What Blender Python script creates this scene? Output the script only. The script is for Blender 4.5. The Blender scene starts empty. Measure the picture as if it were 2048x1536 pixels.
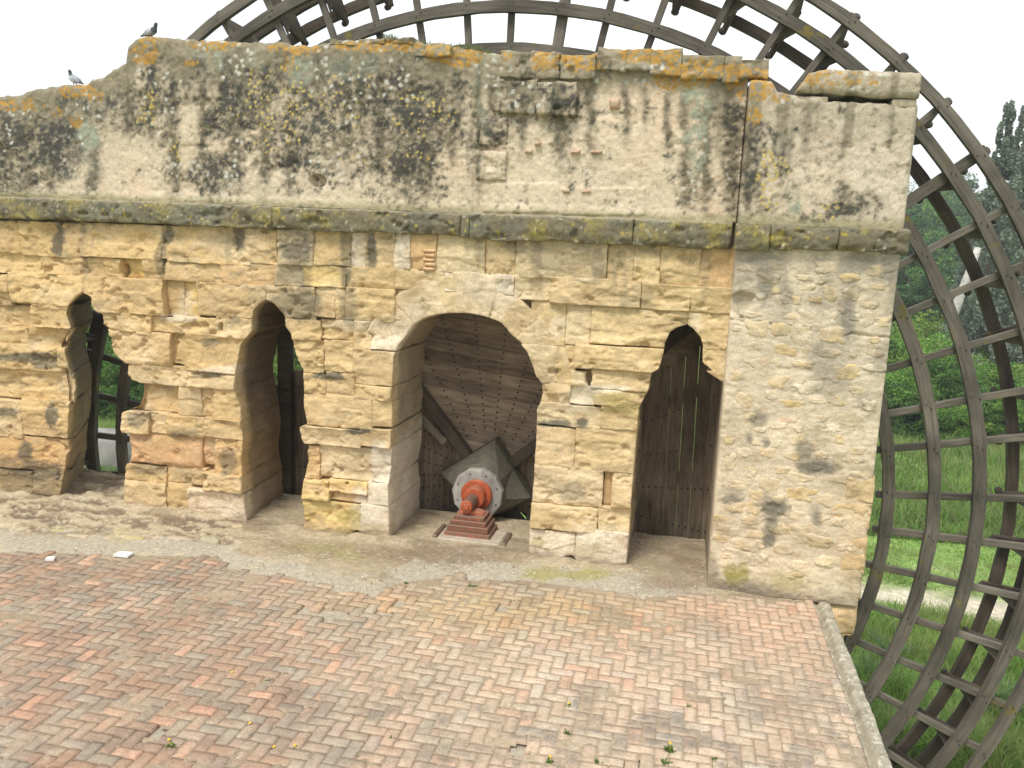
import bpy, math, random
import numpy as np
from mathutils import Matrix, Vector
S = bpy.context.scene
COL = S.collection
rng = np.random.default_rng(7)
random.seed(7)
# ------------------------------------------------------------------ camera, light, exposure
CAMZ = 4.45
FPX, PITCH, YAW, ROLL = 1648.52, 0.172768, -0.204418, 0.041254
def cam_basis():
    cy, sy, cp, sp, cr, sr = math.cos(YAW), math.sin(YAW), math.cos(PITCH), math.sin(PITCH), math.cos(ROLL), math.sin(ROLL)
    fwd = np.array([sy*cp, cy*cp, -sp]); right = np.array([cy, -sy, 0.]); up = np.cross(right, fwd)
    return cr*right+sr*up, -sr*right+cr*up, fwd
RT, UP, FW = cam_basis()
cd = bpy.data.cameras.new('camera'); cam = bpy.data.objects.new('camera', cd); COL.objects.link(cam)
cam.matrix_world = Matrix(((RT[0], UP[0], -FW[0], 0), (RT[1], UP[1], -FW[1], 0), (RT[2], UP[2], -FW[2], CAMZ), (0, 0, 0, 1)))
cd.sensor_width = 36; cd.lens = 36*FPX/2048; cd.clip_end = 3000; cd.clip_start = 0.05
S.camera = cam
w = bpy.data.worlds.new('World'); S.world = w; w.use_nodes = True
nt = w.node_tree; bg = nt.nodes['Background']
sky = nt.nodes.new('ShaderNodeTexSky'); sky.sky_type = 'NISHITA'; sky.sun_disc = False
SUN_EL, SUN_AZ = 58, 200     # degrees; azimuth clockwise from +Y
sky.sun_elevation = math.radians(SUN_EL); sky.sun_rotation = math.radians(SUN_AZ); sky.air_density = 1.0; sky.dust_density = 3.0
tc = nt.nodes.new('ShaderNodeTexCoord'); mp = nt.nodes.new('ShaderNodeMapping'); mp.inputs['Scale'].default_value = (1, 1, 2.6)
cn = nt.nodes.new('ShaderNodeTexNoise'); cn.inputs['Scale'].default_value = 1.6; cn.inputs['Detail'].default_value = 5
rp = nt.nodes.new('ShaderNodeValToRGB')
rp.color_ramp.elements[0].position = .40; rp.color_ramp.elements[0].color = (4.2, 4.65, 4.95, 1)
rp.color_ramp.elements[1].position = .60; rp.color_ramp.elements[1].color = (6.6, 6.65, 6.7, 1)
mx = nt.nodes.new('ShaderNodeMix'); mx.data_type = 'RGBA'; mx.inputs['Factor'].default_value = .88
nt.links.new(tc.outputs['Generated'], mp.inputs['Vector']); nt.links.new(mp.outputs[0], cn.inputs['Vector'])
nt.links.new(cn.outputs['Fac'], rp.inputs['Fac'])
nt.links.new(sky.outputs[0], mx.inputs['A']); nt.links.new(rp.outputs[0], mx.inputs['B'])
nt.links.new(mx.outputs['Result'], bg.inputs['Color']); bg.inputs['Strength'].default_value = 0.10
sd = bpy.data.lights.new('sun', 'SUN'); sun = bpy.data.objects.new('sun', sd); COL.objects.link(sun)
sd.energy = 1.5; sd.angle = math.radians(18); sd.color = (1, .96, .9)
az, el = math.radians(SUN_AZ), math.radians(SUN_EL)
sv = Vector((math.sin(az)*math.cos(el), math.cos(az)*math.cos(el), math.sin(el)))
sun.rotation_euler = sv.to_track_quat('Z', 'Y').to_euler(); sun.location = (0, -20, 40)
S.view_settings.view_transform = 'Standard'; S.view_settings.look = 'None'; S.view_settings.gamma = 1
S.view_settings.use_curve_mapping = False; S.view_settings.exposure = 1.15
S.cycles.max_bounces = 8; S.cycles.diffuse_bounces = 4; S.cycles.transparent_max_bounces = 8

# ------------------------------------------------------------------ layout helpers (photo pixel <-> survey plane)
def proj(X, Y, Z):
    X, Y, Z = np.asarray(X, float), np.asarray(Y, float), np.asarray(Z, float)-CAMZ
    a = X*RT[0]+Y*RT[1]+Z*RT[2]; b = X*UP[0]+Y*UP[1]+Z*UP[2]; c = X*FW[0]+Y*FW[1]+Z*FW[2]
    return 1024+FPX*a/c, 768-FPX*b/c
def ray(px, py):
    a, b = (np.asarray(px, float)-1024)/FPX, -(np.asarray(py, float)-768)/FPX
    return np.stack([RT[k]*a+UP[k]*b+FW[k] for k in range(3)], -1)
def at(px, py, Y):
    r = ray(px, py); r = r/r[..., 1:2]*Y; return r[..., 0], r[..., 2]+CAMZ
def onz(px, py, z):
    r = ray(px, py); t = (z-CAMZ)/r[..., 2]; return r[..., 0]*t, r[..., 1]*t
# ------------------------------------------------------------------ numpy noise
def _h(ix, iy, iz):
    n = (ix*374761393 + iy*668265263 + iz*1274126177).astype(np.int64) & 0xffffffff
    n = ((n ^ (n >> 13))*1274126177) & 0xffffffff; n = ((n ^ (n >> 16))*2246822519) & 0xffffffff
    return ((n ^ (n >> 15)) & 0xffffff)/float(0xffffff)
def vn(x, y, z=0., seed=0):
    x, y, z = np.broadcast_arrays(np.asarray(x, float), np.asarray(y, float), np.asarray(z, float))
    xi, yi, zi = np.floor(x), np.floor(y), np.floor(z); fx, fy, fz = x-xi, y-yi, z-zi
    xi, yi, zi = xi.astype(np.int64)+seed*7919, yi.astype(np.int64), zi.astype(np.int64)
    fx, fy, fz = fx*fx*(3-2*fx), fy*fy*(3-2*fy), fz*fz*(3-2*fz)
    r = 0
    for dx in (0, 1):
        for dy in (0, 1):
            for dz in (0, 1):
                r = r+_h(xi+dx, yi+dy, zi+dz)*(fx if dx else 1-fx)*(fy if dy else 1-fy)*(fz if dz else 1-fz)
    return r*2-1
def fbm(x, y, z=0., o=4, seed=0, g=.5):
    s, a, t = 0, 1, 0
    for k in range(o):
        s = s+a*vn(np.asarray(x)*2**k, np.asarray(y)*2**k, np.asarray(z)*2**k, seed+k*13); t += a; a *= g
    return s/t
def worley(x, y, seed=0):
    x, y = np.asarray(x, float), np.asarray(y, float); xi, yi = np.floor(x).astype(np.int64), np.floor(y).astype(np.int64)
    d = np.full(x.shape, 9.); idv = np.zeros(x.shape)
    for dx in (-1, 0, 1):
        for dy in (-1, 0, 1):
            cx, cy = xi+dx, yi+dy; z = np.zeros_like(cx)+seed*31
            ox, oy, q = cx+_h(cx, cy, z), cy+_h(cx, cy, z+5), _h(cx, cy, z+9)
            dd = np.hypot(x-ox, y-oy); m = dd < d; d = np.where(m, dd, d); idv = np.where(m, q, idv)
    return d, idv
def ss(a, b, x):
    t = np.clip((x-a)/(b-a), 0, 1); return t*t*(3-2*t)
def mixc(c, m, col):
    return c*(1-m[..., None])+np.asarray(col)*m[..., None]
# ------------------------------------------------------------------ mesh helpers
def link(o, parent=None):
    COL.objects.link(o)
    if parent is not None: o.parent = parent
    return o
def mesh_np(name, v, f, col=None, smooth=True):
    """v (n,3), f (m,k) index array -> mesh"""
    v = np.asarray(v, np.float32); f = np.asarray(f, np.int32); m = bpy.data.meshes.new(name); k = f.shape[1]
    m.vertices.add(len(v)); m.vertices.foreach_set('co', v.ravel())
    m.loops.add(f.size); m.loops.foreach_set('vertex_index', f.ravel())
    m.polygons.add(len(f)); m.polygons.foreach_set('loop_start', np.arange(0, f.size, k, dtype=np.int32))
    m.polygons.foreach_set('loop_total', np.full(len(f), k, np.int32))
    if smooth: m.polygons.foreach_set('use_smooth', np.ones(len(f), bool))
    m.update(calc_edges=True)
    if col is not None:
        a = m.color_attributes.new('Col', 'FLOAT_COLOR', 'POINT')
        c4 = np.ones((len(v), 4), np.float32); c4[:, :3] = np.clip(col, 0.003, 1); a.data.foreach_set('color', c4.ravel())
    return m
def obj(name, me, mat=None, parent=None, **props):
    if mat is not None and not me.materials: me.materials.append(mat)
    o = bpy.data.objects.new(name, me); link(o, parent)
    for k, x in props.items(): o[k] = x
    return o
def empty(name, loc=(0, 0, 0), **props):
    o = bpy.data.objects.new(name, None); link(o); o.location = loc; o.empty_display_size = .2
    for k, x in props.items(): o[k] = x
    return o
class MB:
    def __init__(s): s.v = []; s.f = []
    def add(s, v, f):
        n = len(s.v); s.v += [tuple(p) for p in v]; s.f += [tuple(i+n for i in q) for q in f]
    def hexa(s, p):   # 8 corners: bottom 4 ccw, top 4
        s.add(p, [(0, 3, 2, 1), (4, 5, 6, 7), (0, 1, 5, 4), (1, 2, 6, 5), (2, 3, 7, 6), (3, 0, 4, 7)])
    def box(s, x0, x1, y0, y1, z0, z1):
        s.hexa([(x0, y0, z0), (x1, y0, z0), (x1, y1, z0), (x0, y1, z0), (x0, y0, z1), (x1, y0, z1), (x1, y1, z1), (x0, y1, z1)])
    def bar(s, a, b, u, wu, wv):   # box along a->b, u = a cross direction
        a, b, u = Vector(a), Vector(b), Vector(u); d = (b-a).normalized(); u = (u-d*u.dot(d)).normalized(); v = d.cross(u)
        p = []
        for e in (a, b): p += [e-u*wu/2-v*wv/2, e+u*wu/2-v*wv/2, e+u*wu/2+v*wv/2, e-u*wu/2+v*wv/2]
        s.hexa(p)
    def loft(s, rings, cap=True):
        n = len(rings[0]); b = len(s.v)
        for r in rings: s.v += [tuple(p) for p in r]
        for i in range(len(rings)-1):
            for j in range(n): s.f.append((b+i*n+j, b+i*n+(j+1) % n, b+(i+1)*n+(j+1) % n, b+(i+1)*n+j))
        if cap: s.f.append(tuple(b+j for j in range(n-1, -1, -1))); s.f.append(tuple(b+(len(rings)-1)*n+j for j in range(n)))
    def tube(s, pts, rad, n=6, cap=True):
        rings = []; pts = [Vector(p) for p in pts]
        for i, p in enumerate(pts):
            d = (pts[min(i+1, len(pts)-1)]-pts[max(i-1, 0)]).normalized(); u = d.orthogonal().normalized() if abs(d.z) > .9 else d.cross(Vector((0, 0, 1))).normalized()
            v = d.cross(u); r = rad[i] if hasattr(rad, '__len__') else rad
            rings.append([p+u*r*math.cos(2*math.pi*j/n)+v*r*math.sin(2*math.pi*j/n) for j in range(n)])
        s.loft(rings, cap)
    def mesh(s, name, bevel=0, smooth=False):
        m = bpy.data.meshes.new(name); m.from_pydata(s.v, [], s.f); m.update()
        if bevel:
            import bmesh
            bm = bmesh.new(); bm.from_mesh(m); bmesh.ops.bevel(bm, geom=bm.edges[:], offset=bevel, segments=1, affect='EDGES', profile=.5); bm.to_mesh(m); bm.free()
        if smooth: m.polygons.foreach_set('use_smooth', np.ones(len(m.polygons), bool))
        return m
# ------------------------------------------------------------------ materials
def mat_new(name):
    m = bpy.data.materials.new(name); m.use_nodes = True; t = m.node_tree; return m, t, t.nodes['Principled BSDF']
def nd(t, typ, **kw):
    n = t.nodes.new(typ)
    for k, x in kw.items():
        if k in n.inputs: n.inputs[k].default_value = x
        else: setattr(n, k, x)
    return n
def mat_vcol(name, rough=.92, scales=((14, .35), (55, .35)), bump=((40, .6, .010), (140, .5, .004)), stretch=(1, 1, 1), spec=.25, translucent=0., coords='POS', objcol=False):
    m, t, b = mat_new(name)
    if objcol: src = nd(t, 'ShaderNodeObjectInfo').outputs['Color']
    else: src = nd(t, 'ShaderNodeVertexColor', layer_name='Col').outputs['Color']
    if coords == 'POS': vec = nd(t, 'ShaderNodeNewGeometry').outputs['Position']
    else: vec = nd(t, 'ShaderNodeTexCoord').outputs['Object']
    mp = nd(t, 'ShaderNodeMapping', Scale=stretch); t.links.new(vec, mp.inputs['Vector']); vec = mp.outputs[0]
    cur = src
    for sc, am in scales:
        n = nd(t, 'ShaderNodeTexNoise', Scale=sc, Detail=4., Roughness=.65); t.links.new(vec, n.inputs['Vector'])
        mr = nd(t, 'ShaderNodeMapRange'); mr.inputs['From Min'].default_value = .25; mr.inputs['From Max'].default_value = .75
        mr.inputs['To Min'].default_value = 1-am; mr.inputs['To Max'].default_value = 1+am; t.links.new(n.outputs['Fac'], mr.inputs['Value'])
        mu = nd(t, 'ShaderNodeVectorMath', operation='MULTIPLY'); t.links.new(cur, mu.inputs[0]); t.links.new(mr.outputs[0], mu.inputs[1]); cur = mu.outputs[0]
    t.links.new(cur, b.inputs['Base Color']); b.inputs['Roughness'].default_value = rough; b.inputs['Specular IOR Level'].default_value = spec
    nrm = None
    for sc, st, ds in bump:
        n = nd(t, 'ShaderNodeTexNoise', Scale=sc, Detail=5., Roughness=.7); t.links.new(vec, n.inputs['Vector'])
        bp = nd(t, 'ShaderNodeBump', Strength=st, Distance=ds); t.links.new(n.outputs['Fac'], bp.inputs['Height'])
        if nrm is not None: t.links.new(nrm, bp.inputs['Normal'])
        nrm = bp.outputs[0]
    if nrm is not None: t.links.new(nrm, b.inputs['Normal'])
    if translucent:
        tr = nd(t, 'ShaderNodeBsdfTranslucent'); t.links.new(cur, tr.inputs['Color']); ms = nd(t, 'ShaderNodeMixShader', Fac=translucent)
        out = t.nodes['Material Output']; t.links.new(b.outputs[0], ms.inputs[1]); t.links.new(tr.outputs[0], ms.inputs[2]); t.links.new(ms.outputs[0], out.inputs['Surface'])
    return m
def mat_wood(name, c0, c1, grain=(2, 2, 40), lichen=0., bump=.5):
    """weathered timber; grain runs along the local X axis of each piece"""
    m, t, b = mat_new(name)
    tcn = nd(t, 'ShaderNodeTexCoord'); oi = nd(t, 'ShaderNodeObjectInfo')
    mp = nd(t, 'ShaderNodeMapping', Scale=grain); t.links.new(tcn.outputs['Object'], mp.inputs['Vector'])
    ad = nd(t, 'ShaderNodeVectorMath', operation='ADD'); t.links.new(mp.outputs[0], ad.inputs[0])
    sc = nd(t, 'ShaderNodeMath', operation='MULTIPLY'); sc.inputs[1].default_value = 37.; t.links.new(oi.outputs['Random'], sc.inputs[0]); t.links.new(sc.outputs[0], ad.inputs[1])
    n = nd(t, 'ShaderNodeTexNoise', Scale=1., Detail=6., Roughness=.65); t.links.new(ad.outputs[0], n.inputs['Vector'])
    cr = nd(t, 'ShaderNodeValToRGB'); cr.color_ramp.elements[0].position = .3; cr.color_ramp.elements[1].position = .72
    cr.color_ramp.elements[0].color = (*c0, 1); cr.color_ramp.elements[1].color = (*c1, 1); t.links.new(n.outputs['Fac'], cr.inputs['Fac'])
    big = nd(t, 'ShaderNodeTexNoise', Scale=1.3, Detail=3.); pos = nd(t, 'ShaderNodeNewGeometry'); t.links.new(pos.outputs['Position'], big.inputs['Vector'])
    mr = nd(t, 'ShaderNodeMapRange'); mr.inputs['From Min'].default_value = .3; mr.inputs['From Max'].default_value = .7; mr.inputs['To Min'].default_value = .62; mr.inputs['To Max'].default_value = 1.3
    t.links.new(big.outputs['Fac'], mr.inputs['Value'])
    rr = nd(t, 'ShaderNodeMapRange'); rr.inputs['To Min'].default_value = .72; rr.inputs['To Max'].default_value = 1.25; t.links.new(oi.outputs['Random'], rr.inputs['Value'])
    m1 = nd(t, 'ShaderNodeVectorMath', operation='MULTIPLY'); t.links.new(cr.outputs[0], m1.inputs[0]); t.links.new(mr.outputs[0], m1.inputs[1])
    m2 = nd(t, 'ShaderNodeVectorMath', operation='MULTIPLY'); t.links.new(m1.outputs[0], m2.inputs[0]); t.links.new(rr.outputs[0], m2.inputs[1])
    cur = m2.outputs[0]
    if lichen:
        ln = nd(t, 'ShaderNodeTexNoise', Scale=2.2, Detail=5., Roughness=.7); t.links.new(pos.outputs['Position'], ln.inputs['Vector'])
        lr = nd(t, 'ShaderNodeMapRange'); lr.inputs['From Min'].default_value = .60; lr.inputs['From Max'].default_value = .68; lr.inputs['To Max'].default_value = lichen; t.links.new(ln.outputs['Fac'], lr.inputs['Value'])
        mc = nd(t, 'ShaderNodeMix', data_type='RGBA'); t.links.new(lr.outputs[0], mc.inputs['Factor']); t.links.new(cur, mc.inputs['A']); mc.inputs['B'].default_value = (.17, .135, .025, 1); cur = mc.outputs['Result']
    t.links.new(cur, b.inputs['Base Color']); b.inputs['Roughness'].default_value = .85; b.inputs['Specular IOR Level'].default_value = .3
    bp = nd(t, 'ShaderNodeBump', Strength=bump, Distance=.006); t.links.new(n.outputs['Fac'], bp.inputs['Height']); t.links.new(bp.outputs[0], b.inputs['Normal'])
    return m
def mat_plain(name, c, rough=.7, var=.25, scale=9, metallic=0, bump=.2):
    m, t, b = mat_new(name); tcn = nd(t, 'ShaderNodeTexCoord'); n = nd(t, 'ShaderNodeTexNoise', Scale=scale, Detail=5., Roughness=.65); t.links.new(tcn.outputs['Object'], n.inputs['Vector'])
    cr = nd(t, 'ShaderNodeValToRGB'); cr.color_ramp.elements[0].position = .3; cr.color_ramp.elements[1].position = .7
    cr.color_ramp.elements[0].color = (*[x*(1-var) for x in c], 1); cr.color_ramp.elements[1].color = (*[min(1, x*(1+var)) for x in c], 1)
    t.links.new(n.outputs['Fac'], cr.inputs['Fac']); t.links.new(cr.outputs[0], b.inputs['Base Color']); b.inputs['Roughness'].default_value = rough; b.inputs['Metallic'].default_value = metallic
    bp = nd(t, 'ShaderNodeBump', Strength=bump, Distance=.004); t.links.new(n.outputs['Fac'], bp.inputs['Height']); t.links.new(bp.outputs[0], b.inputs['Normal'])
    return m
M_STONE = mat_vcol('sandstone', scales=((9, .16), (38, .24), (130, .22)), bump=((26, .45, .016), (80, .5, .008), (220, .45, .004)), stretch=(1, 1, 1.7))
M_PLASTER = mat_vcol('weathered_plaster', scales=((16, .16), (60, .24), (180, .22)), bump=((30, .5, .014), (110, .5, .006)))
M_BRICK = mat_vcol('paving_brick', scales=((14, .2), (45, .26), (160, .24)), bump=((60, .4, .004), (220, .3, .002)), rough=.88)
M_DIRT = mat_vcol('ledge_dirt', scales=((18, .25), (70, .3), (240, .3)), bump=((40, .7, .012), (160, .7, .006)))
M_GROUND = mat_vcol('grass_ground', scales=((1.3, .3), (6, .35), (30, .3)), bump=((8, .8, .1),))
M_LEAF = mat_vcol('leaf', scales=(), bump=(), translucent=.45, rough=.6, spec=.3)
M_GRASS = mat_vcol('grass_blade', scales=(), bump=(), translucent=.5, rough=.6, spec=.3)
M_BARK = mat_plain('bark', (.13, .10, .07), .95, .4, 6, bump=.8)
M_PALEBARK = mat_plain('pale_bark', (.46, .44, .40), .9, .3, 4, bump=.5)
M_WHEEL = mat_wood('grey_timber', (.072, .062, .047), (.17, .15, .117), grain=(3, 30, 30), lichen=.85)
def polar(m):
    t = m.node_tree; mp = [n for n in t.nodes if n.type == 'MAPPING'][0]; tcn = [n for n in t.nodes if n.type == 'TEX_COORD'][0]
    sp = nd(t, 'ShaderNodeSeparateXYZ'); t.links.new(tcn.outputs['Object'], sp.inputs[0]); at_ = nd(t, 'ShaderNodeMath', operation='ARCTAN2'); t.links.new(sp.outputs['Z'], at_.inputs[0]); t.links.new(sp.outputs['X'], at_.inputs[1])
    ln = nd(t, 'ShaderNodeVectorMath', operation='LENGTH'); t.links.new(tcn.outputs['Object'], ln.inputs[0]); am = nd(t, 'ShaderNodeMath', operation='MULTIPLY'); am.inputs[1].default_value = 7.; t.links.new(at_.outputs[0], am.inputs[0])
    cb = nd(t, 'ShaderNodeCombineXYZ'); t.links.new(am.outputs[0], cb.inputs['X']); t.links.new(sp.outputs['Y'], cb.inputs['Y']); t.links.new(ln.outputs['Value'], cb.inputs['Z']); t.links.new(cb.outputs[0], mp.inputs['Vector']); return m
M_HOOP = polar(mat_wood('hoop_timber', (.072, .062, .047), (.17, .15, .117), grain=(2, 30, 30), lichen=.85))
M_HOOPD = polar(mat_wood('dark_hoop_timber', (.050, .038, .027), (.115, .092, .067), grain=(2, 30, 30), lichen=.3))
M_WHEELD = mat_wood('dark_timber', (.055, .043, .031), (.125, .10, .073), grain=(3, 30, 30), lichen=.3)
M_BOARD = mat_wood('board_timber', (.17, .125, .08), (.40, .31, .215), grain=(2.2, 30, 18))
M_HUB = mat_wood('hub_timber', (.13, .12, .085), (.25, .225, .165), grain=(3, 14, 14))
M_PALEWOOD = mat_wood('pale_timber', (.36, .34, .29), (.72, .69, .62), grain=(10, 10, 3))
M_IRON = mat_plain('dark_iron', (.028, .024, .02), .6, .4, 30)
def mat_worn(name, c, under, rough=.55):
    m = mat_plain(name, c, rough, .22, 14); t = m.node_tree; b = t.nodes['Principled BSDF']; src = b.inputs['Base Color'].links[0].from_socket
    tcn = nd(t, 'ShaderNodeTexCoord'); g = nd(t, 'ShaderNodeNewGeometry'); n = nd(t, 'ShaderNodeTexNoise', Scale=23., Detail=6., Roughness=.7); t.links.new(tcn.outputs['Object'], n.inputs['Vector'])
    pr = nd(t, 'ShaderNodeMapRange'); pr.inputs['From Min'].default_value = .50; pr.inputs['From Max'].default_value = .56; t.links.new(g.outputs['Pointiness'], pr.inputs['Value'])
    ad = nd(t, 'ShaderNodeMath', operation='MULTIPLY_ADD'); ad.inputs[1].default_value = .22; t.links.new(pr.outputs[0], ad.inputs[0]); t.links.new(n.outputs['Fac'], ad.inputs[2])
    mr = nd(t, 'ShaderNodeMapRange'); mr.inputs['From Min'].default_value = .60; mr.inputs['From Max'].default_value = .68; t.links.new(ad.outputs[0], mr.inputs['Value'])
    mc = nd(t, 'ShaderNodeMix', data_type='RGBA'); t.links.new(mr.outputs[0], mc.inputs['Factor']); t.links.new(src, mc.inputs['A']); mc.inputs['B'].default_value = (*under, 1)
    sx = nd(t, 'ShaderNodeSeparateXYZ'); t.links.new(g.outputs['Normal'], sx.inputs[0]); up_ = nd(t, 'ShaderNodeMapRange'); up_.inputs['From Min'].default_value = .6; up_.inputs['From Max'].default_value = 1.; up_.inputs['To Max'].default_value = .45; t.links.new(sx.outputs['Z'], up_.inputs['Value'])
    m2 = nd(t, 'ShaderNodeMix', data_type='RGBA'); t.links.new(up_.outputs[0], m2.inputs['Factor']); t.links.new(mc.outputs['Result'], m2.inputs['A']); m2.inputs['B'].default_value = (.30, .235, .16, 1)
    t.links.new(m2.outputs['Result'], b.inputs['Base Color']); return m
M_ORANGE = mat_worn('orange_paint', (.40, .085, .028), (.16, .075, .045), .6)
M_RUST = mat_worn('rust_red_paint', (.40, .105, .05), (.19, .10, .065), .75)
M_STEEL = mat_plain('worn_steel', (.22, .15, .11), .45, .35, 20, metallic=.3)

# ------------------------------------------------------------------ paint of the masonry (weathering of the stones, plus shade painted into the jambs)
OCH = [(.560, .425, .235), (.545, .410, .215), (.590, .470, .285), (.535, .405, .225), (.575, .440, .235)]
def ell(px, py, L, nz, soft=.3):
    m = np.zeros_like(px)
    for e in L:
        x, y, rx, ry = e[:4]; s = e[4] if len(e) > 4 else 1.
        v = 1-np.sqrt(((px-x)/rx)**2+((py-y)/ry)**2); m = np.maximum(m, s*ss(-soft, soft, v+nz*.75))
    return m
DARK_LOW = [(110, 478, 12, 34, .8), (330, 470, 10, 22, .8), (318, 520, 9, 45, .55), (470, 475, 12, 26, .8), (590, 497, 36, 30, .75), (555, 595, 70, 40, .25), (590, 610, 45, 36, .6), (575, 550, 40, 22, .45),
 (690, 500, 14, 45, .6), (687, 552, 8, 26, .7), (740, 500, 10, 36, .85), (697, 610, 16, 36, .45), (1130, 505, 85, 40, .35), (1195, 530, 16, 40, .5), (1030, 490, 22, 26, .45), (1010, 565, 20, 16, .35),
 (40, 716, 70, 10, .8), (80, 728, 24, 12, .7), (12, 826, 22, 9, .7), (98, 832, 11, 20, .8), (48, 902, 15, 16, .8), (68, 945, 44, 22, .75), (20, 960, 40, 40, .55), (60, 985, 70, 36, .55), (110, 1000, 20, 26, .5),
 (653, 754, 44, 8, .85), (720, 862, 26, 7, .85), (415, 688, 16, 9, .6), (412, 750, 26, 8, .6), (465, 640, 14, 8, .5), (1110, 850, 36, 9, .85), (1165, 848, 14, 12, .8), (1140, 985, 32, 16, .45),
 (275, 840, 22, 14, .6), (455, 925, 16, 24, .6), (290, 940, 36, 12, .55), (760, 890, 60, 34, .12), (375, 868, 34, 7, .5), (1190, 780, 20, 8, .3),
 (1530, 545, 18, 60, .6), (1570, 590, 16, 30, .5), (1525, 520, 34, 14, .55), (1720, 525, 34, 22, .65), (1770, 535, 26, 30, .6), (1690, 625, 16, 44, .75), (1700, 570, 14, 16, .5), (1640, 715, 28, 36, .4), (1660, 760, 40, 30, .3), (1760, 720, 24, 36, .4),
 (1605, 890, 16, 20, .5), (1625, 925, 34, 12, .8), (1655, 930, 24, 9, .7), (1545, 1005, 26, 18, .75), (1540, 1035, 14, 16, .5), (1462, 988, 26, 10, .6), (1515, 832, 22, 10, .6), (1497, 872, 8, 8, .7), (1530, 880, 7, 8, .7), (1535, 1068, 12, 16, .7), (1628, 1028, 10, 20, .5),
 (1440, 1170, 30, 14, .5), (1500, 1175, 40, 14, .5), (1425, 1130, 14, 30, .35), (1560, 545, 12, 40, .3), (1640, 600, 40, 20, .25)]
GREEN_LOW = [(1220, 795, 40, 9, .6), (1245, 815, 36, 12, .6), (700, 1036, 26, 16, .7), (1076, 1085, 16, 14, .7), (1462, 1144, 16, 18, .9), (1484, 1138, 14, 14, .9), (1570, 1155, 44, 16, .45), (1380, 1090, 20, 10, .2), (640, 1010, 40, 16, .35), (1180, 1100, 50, 20, .3), (350, 880, 50, 10, .3), (720, 1062, 60, 14, .5)]
ORANGE_LOW = [(500, 560, 40, 10, .6), (465, 545, 20, 14, .5), (60, 890, 80, 40, .35), (320, 900, 70, 34, .55), (400, 905, 26, 40, .5), (640, 980, 60, 16, .5), (700, 990, 50, 18, .6), (630, 930, 14, 40, .4), (780, 605, 30, 16, .4), (560, 940, 10, 60, .4), (545, 985, 26, 36, .6), (150, 950, 40, 60, .25), (1700, 1080, 34, 60, .45), (1690, 1010, 34, 30, .4), (1240, 975, 30, 60, .2), (1215, 960, 8, 40, .5)]
WHITE_LOW = [(800, 480, 12, 42, .7), (740, 1010, 38, 34, .8), (757, 935, 20, 50, .7), (735, 1040, 40, 34, .5), (345, 636, 40, 8, .8), (360, 605, 16, 30, .5), (1205, 777, 50, 7, .8), (470, 740, 70, 8, .6), (1170, 560, 30, 4, .5), (460, 480, 60, 40, .3), (760, 450, 40, 30, .3), (812, 700, 30, 90, .35), (720, 650, 60, 12, .5), (980, 580, 60, 30, .35), (1170, 1090, 90, 40, .4), (1160, 800, 40, 26, .45), (455, 1025, 46, 24, .4), (1115, 652, 20, 20, .5), (1390, 650, 12, 20, .5)]
def paint_low(X, Y, Z, base, grime=1.):
    px, py = proj(X, np.full_like(X, 10.95), Z)
    n1 = fbm(X*1.6, Z*2.4, Y*1.6, 4, 3); n2 = fbm(X*6, Z*9, Y*6, 4, 9); n3 = fbm(X*22, Z*30, Y*22, 3, 21)
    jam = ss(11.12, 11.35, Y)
    c = np.asarray(base)[None, :]*(1+.26*n1+.20*n2)[:, None]
    c = mixc(c, .62*ss(-2.5, -8.5, X+1.2*n1)+.12, np.asarray(base)*np.array([1.0, .90, .77]))
    c = mixc(c, .45*ss(.05, .55, n1+.5*n3), (.66, .53, .34))
    c = mixc(c, .42*ss(.15, .55, -n2-.3*n1+.3*n3), (.40, .275, .13))
    nz = n2*.55+n3*.6+fbm(X*3, Z*3, Y*3, 3, 5)*.5
    c = mixc(c, .55*ell(px, py, ORANGE_LOW, nz), (.54, .33, .145))
    c = mixc(c, .8*ell(px, py, WHITE_LOW, nz), (.68, .60, .47))
    # streaks that run down from the cornice
    sk = ss(.18, .6, fbm(X*5, Z*.45, 3.3, 4, 41)+.25*n3)*ss(2.6, 4.4, Z)
    c = mixc(c, .55*sk, (.20, .165, .105))
    c = mixc(c, .34*ss(.12, .5, fbm(X*1.9, Z*2.6, 6.1, 4, 43)+.35*n3), (.40, .31, .19))
    c = mixc(c, .36*ss(.25, .5, fbm(X*3.1, Z*4.3, 9.1, 4, 47)+.3*n3), (.28, .235, .15))
    c = mixc(c, .8*ell(px, py, GREEN_LOW, nz), (.27, .235, .06))
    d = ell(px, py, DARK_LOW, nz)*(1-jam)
    c = mixc(c, jam*(.58+.36*ss(1.0, 2.2, Z+.3*n2))*(1-ss(-3.2, -4.6, X)*ss(-5.2, -4.6, X)*ss(1.7, 1.3, Z+.2*n2)), (.185, .138, .085))  # smoky jamb stain, deepened so the colour carries shade inside the openings
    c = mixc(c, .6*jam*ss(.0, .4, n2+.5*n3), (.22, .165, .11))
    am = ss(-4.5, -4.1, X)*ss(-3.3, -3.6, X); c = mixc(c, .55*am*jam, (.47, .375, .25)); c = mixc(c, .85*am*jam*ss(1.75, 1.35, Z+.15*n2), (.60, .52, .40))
    c = mixc(c, np.clip(d, 0, .9), np.array([.085, .08, .06]))
    spk = ss(.30, .55, n3)*d
    c = mixc(c, .5*spk, (.45, .42, .33))
    # damp soil line at the foot
    c = mixc(c, .6*ss(.20, .0, Z+.08*n2), (.20, .15, .10))
    return c
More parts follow.
